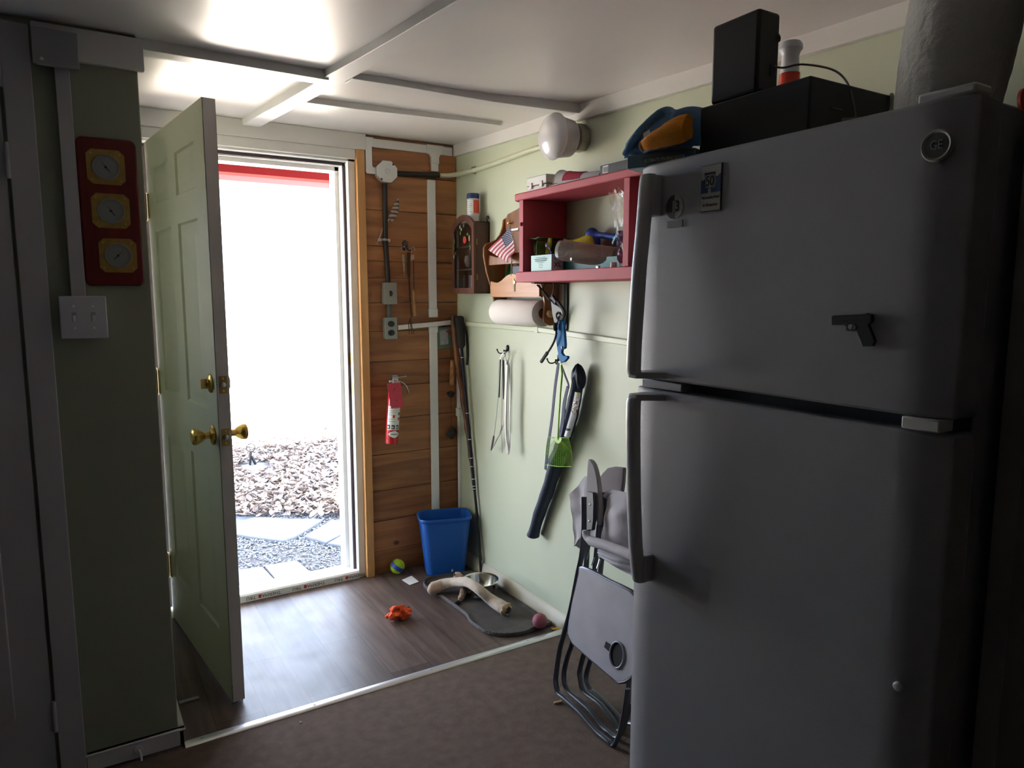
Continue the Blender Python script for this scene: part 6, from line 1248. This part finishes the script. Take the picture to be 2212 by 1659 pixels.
def bt(u, v):
    t = u*(len(hy)-1); k = min(int(t), len(hy)-2); f = t-k; y = hy[k][0]+(hy[k+1][0]-hy[k][0])*f; h = hy[k][1]+(hy[k+1][1]-hy[k][1])*f
    if v < .5: q = v*2; x = -.702+.030*(1-math.cos(q*PI/2))+.004*math.sin(22*u); z = h*math.sin(q*PI/2)
    else: q = (v-.5)*2; x = -.672+.11*q; z = h*(1-.55*q*q)
    x += .17*max(0, u-.72); g = 1-.16*math.exp(-((u*9-4.2+2*v)/.7)**2)-.13*math.exp(-((u*9-6.6+1.2*v)/.6)**2)
    return V(x, y, BT+.002+max(0, z*g)+.0025*math.sin(23*v+9*u)*(1 if v > .1 else 0))
o = E('blue_towel', 'blue terry towel bunched on the fishing book', 'towel', (-.66, -2.18, BT)); m = MB(); m.grid(bt, 44, 34); m.build('towel_body', M('blue terry', (.09, .24, .46), .95, bump=.8, bscale=500, sheen=.4), o, solid=.004, ang=60)
m = MB(); m.tube(smooth([V(-.706, -2.118, BT+.008), V(-.709, -2.135, BT+.022), V(-.709, -2.160, BT+.040), V(-.702, -2.185, BT+.058), V(-.690, -2.205, BT+.074)], 4), [.006]*4+[.008]*12+[.006], 10); m.build('towel_fold', M('blue terry fold', (.11, .27, .50), .95, bump=.8, bscale=500), o)
o = E('orange_towel', 'orange rolled cloth with a white label tag on the fishing book', 'towel', (-.70, -2.23, BT))
P = [V(-.722, -2.190, BT+.011), V(-.720, -2.205, BT+.014), V(-.712, -2.232, BT+.020), V(-.704, -2.258, BT+.024), V(-.699, -2.280, BT+.026)]
m_or = M('orange terry', (1.0, .36, .015), .9, bump=.8, bscale=400, noise=.06)
m = plush(P, [.009, .013, .017, .020, .021, .018], 4, .04, 5, 20); m.build('towel_roll', m_or, o, ang=70)
m = plush([V(-.716, -2.212, BT+.024), V(-.708, -2.238, BT+.034), V(-.700, -2.262, BT+.040), V(-.696, -2.279, BT+.040)], [.006, .011, .013, .013], 9, .04, 5, 14); m.build('towel_upper_fold', m_or, o, ang=70)
m = MB(); m.lathe(V(-.724, -2.190, BT+.010), (-.25, .9, 0), [(.0095, 0), (.0095, .003), (.006, .003), (.0055, -.003), (0, -.003)], 20); m.build('rolled_end', M('beige lining', (.55, .47, .38), .9), o)
MB().obox(V(-.737, -2.214, BT+.026), V(.001, -.007, .002), V(.0005, 0, 0), V(0, .001, .004)).build('label_tag', M('white tag', (.8, .8, .8), .6), o)
def crumple(cx_, cy_, rx, ry, rz, seed, zb):
    random.seed(seed); ph = [random.uniform(0, 6) for _ in range(8)]
    def f(u, v):
        a = 2*PI*u; b = PI/2*v; r = 1+.13*math.sin(3*a+ph[0]+3*b)+.09*math.sin(5*a+ph[1]-4*b)+.05*math.sin(9*a+ph[2]+7*b); return V(cx_+rx*r*math.cos(a)*math.cos(b), cy_+ry*r*math.sin(a)*math.cos(b), zb+rz*math.sin(b)*(1+.16*math.sin(3*a+ph[3])+.10*math.sin(7*a+ph[4]+3*b)))
    m = MB(); m.grid(f, 44, 16); return m
m = crumple(-.690, -2.128, .012, .012, .016, 12, TF+.0245); tag(m.build('white_crumple', M('crumpled film', (.55, .56, .55), .3), ang=40), 'bit of crumpled clear white film at the book corner', 'film')
# receiver and speaker
m_bk = M('matte black case', (.006, .006, .006), .5)
o = E('stereo_receiver', 'low wide black stereo receiver on top of the fridge', 'stereo receiver', (-.45, -2.4, TF))
MB().box(-.662, -.255, -2.500, -2.272, TF+.010, TF+.094).build('case', m_bk, o, bevel=.003)
for x, y in ((-.640, -2.305), (-.640, -2.455), (-.28, -2.305), (-.28, -2.455)): MB().lathe((x, y, TF), (0, 0, 1), [(.013, 0), (.014, .003), (.013, .0095), (0, .0095)], 20).build('foot', m_steel, o)
for x, w2, z in ((-.60, .020, .052), (-.575, .008, .040), (-.45, .012, .060), (-.43, .016, .050), (-.41, .010, .040)): MB().box(x-w2/2, x+w2, -2.5015, -2.4995, TF+z-.0015, TF+z+.0015).build('rear_label', M('dim grey print', (.09, .09, .09), .6), o)
for x in (-.54, -.52, -.50): MB().lathe((x, -2.4995, TF+.035), (0, -1, 0), [(.005, 0), (.005, .004), (.003, .008), (0, .008)], 12).build('terminal', m_black, o)
o = E('speaker', 'black bookshelf speaker standing on the stereo receiver', 'speaker', (-.63, -2.34, TF+.095))
SZ = TF+.0945
MB().box(-.660, -.606, -2.395, -2.293, SZ, SZ+.133).build('enclosure', m_bk, o, bevel=.006, seg=3)
MB().lathe((-.612, -2.3945, SZ+.093), (0, -1, 0), [(.007, 0), (.007, .001), (.005, .002), (0, -.002)], 16).build('bass_port', m_print, o)
MB().box(-.628, -.614, -2.397, -2.394, SZ+.030, SZ+.048).build('terminal_cup', m_print, o)
m_wire = M('grey wire', (.16, .14, .12), .5)
m = MB(); m.tube(smooth([V(-.622, -2.398, SZ+.045), V(-.616, -2.412, SZ+.040), V(-.600, -2.435, SZ+.042), V(-.57, -2.47, SZ+.030), V(-.56, -2.492, SZ+.006), V(-.56, -2.506, SZ-.03), V(-.55, -2.506, SZ-.06)], 5), .0017, 6); tag(m.build('speaker_wire', m_wire), 'thin pale wire from the speaker back over the receiver', 'wire')
m = MB(); m.tube(smooth([V(-.30, -2.43, SZ+.003), V(-.42, -2.485, SZ+.004), V(-.45, -2.503, SZ-.004), V(-.47, -2.515, SZ-.03), V(-.50, -2.53, SZ-.065), V(-.52, -2.54, TF+.004)], 5), .0035, 8); tag(m.build('grey_cable', m_wire), 'grey cable bending over the receiver edge beside the towel roll', 'cable')
m = MB(); m.tube(smooth([V(-.585, -2.503, TF+.035), V(-.57, -2.53, TF+.034), V(-.555, -2.545, TF+.022), V(-.545, -2.55, TF+.004)], 5), .0028, 8); tag(m.build('thin_cable', m_wire), 'thin grey cable plugged low in the receiver back', 'cable')
# bottle behind
c = V(-.300, -2.178, TF); o = E('spray_bottle', 'bottle of orange liquid with a white flared cap behind the speaker', 'bottle', tuple(c))
m = MB(); m.lathe(c, (0, 0, 1), [(.030, 0), (.033, .004), (.033, .14), (.028, .178), (.0225, .200), (.0215, .232), (0, .232)], 28); m.build('bottle_body', M('orange red liquid', (.62, .045, .01), .2), o)
m = MB(); m.lathe(c+V(0, 0, .232), (0, 0, 1), [(.0205, 0), (.0195, .005), (.0185, .022), (.0175, .036), (.0205, .045), (.0245, .050), (.0245, .058), (.020, .065), (.010, .068), (0, .068)], 28); m.build('white_cap', M('translucent white cap', (.62, .62, .66), .3), o)
# standing paper towel roll
c = V(-.600, -2.672, TF); o = E('paper_towel_roll', 'large quilted paper towel roll standing on the fridge top', 'paper towel roll', tuple(c))
def pt(u, v):
    a = 2*PI*u; r = .064+.006*math.sin(PI*min(1, v*1.15))+.0006*math.sin(26*a)*math.sin(40*v); lean = V(.0, -.034, 0)*v; return V(c.x+r*math.cos(a), c.y+r*math.sin(a), TF+.0008+.272*v)+lean
m = MB(); m.grid(pt, 56, 60); m.lathe(V(c.x, c.y-.034, TF+.2728), (0, 0, 1), [(.0640, 0), (.022, .0005), (.021, -.03)], 56); m.lathe(V(c.x, c.y, TF+.0008), (0, 0, 1), [(.062, 0), (.02, .0002)], 56); m.build('paper', M('quilted paper', (.62, .61, .56), .95, bump=1.0, bscale=75, noise=.05), o, ang=50)
m = MB(); m.lathe(V(c.x, c.y, TF+.001), (0, 0, 1), [(.019, 0), (.021, 0), (.021, .04), (.019, .04)], 28); m.build('core_tube', M('roll core', (.3, .2, .12), .9), o)
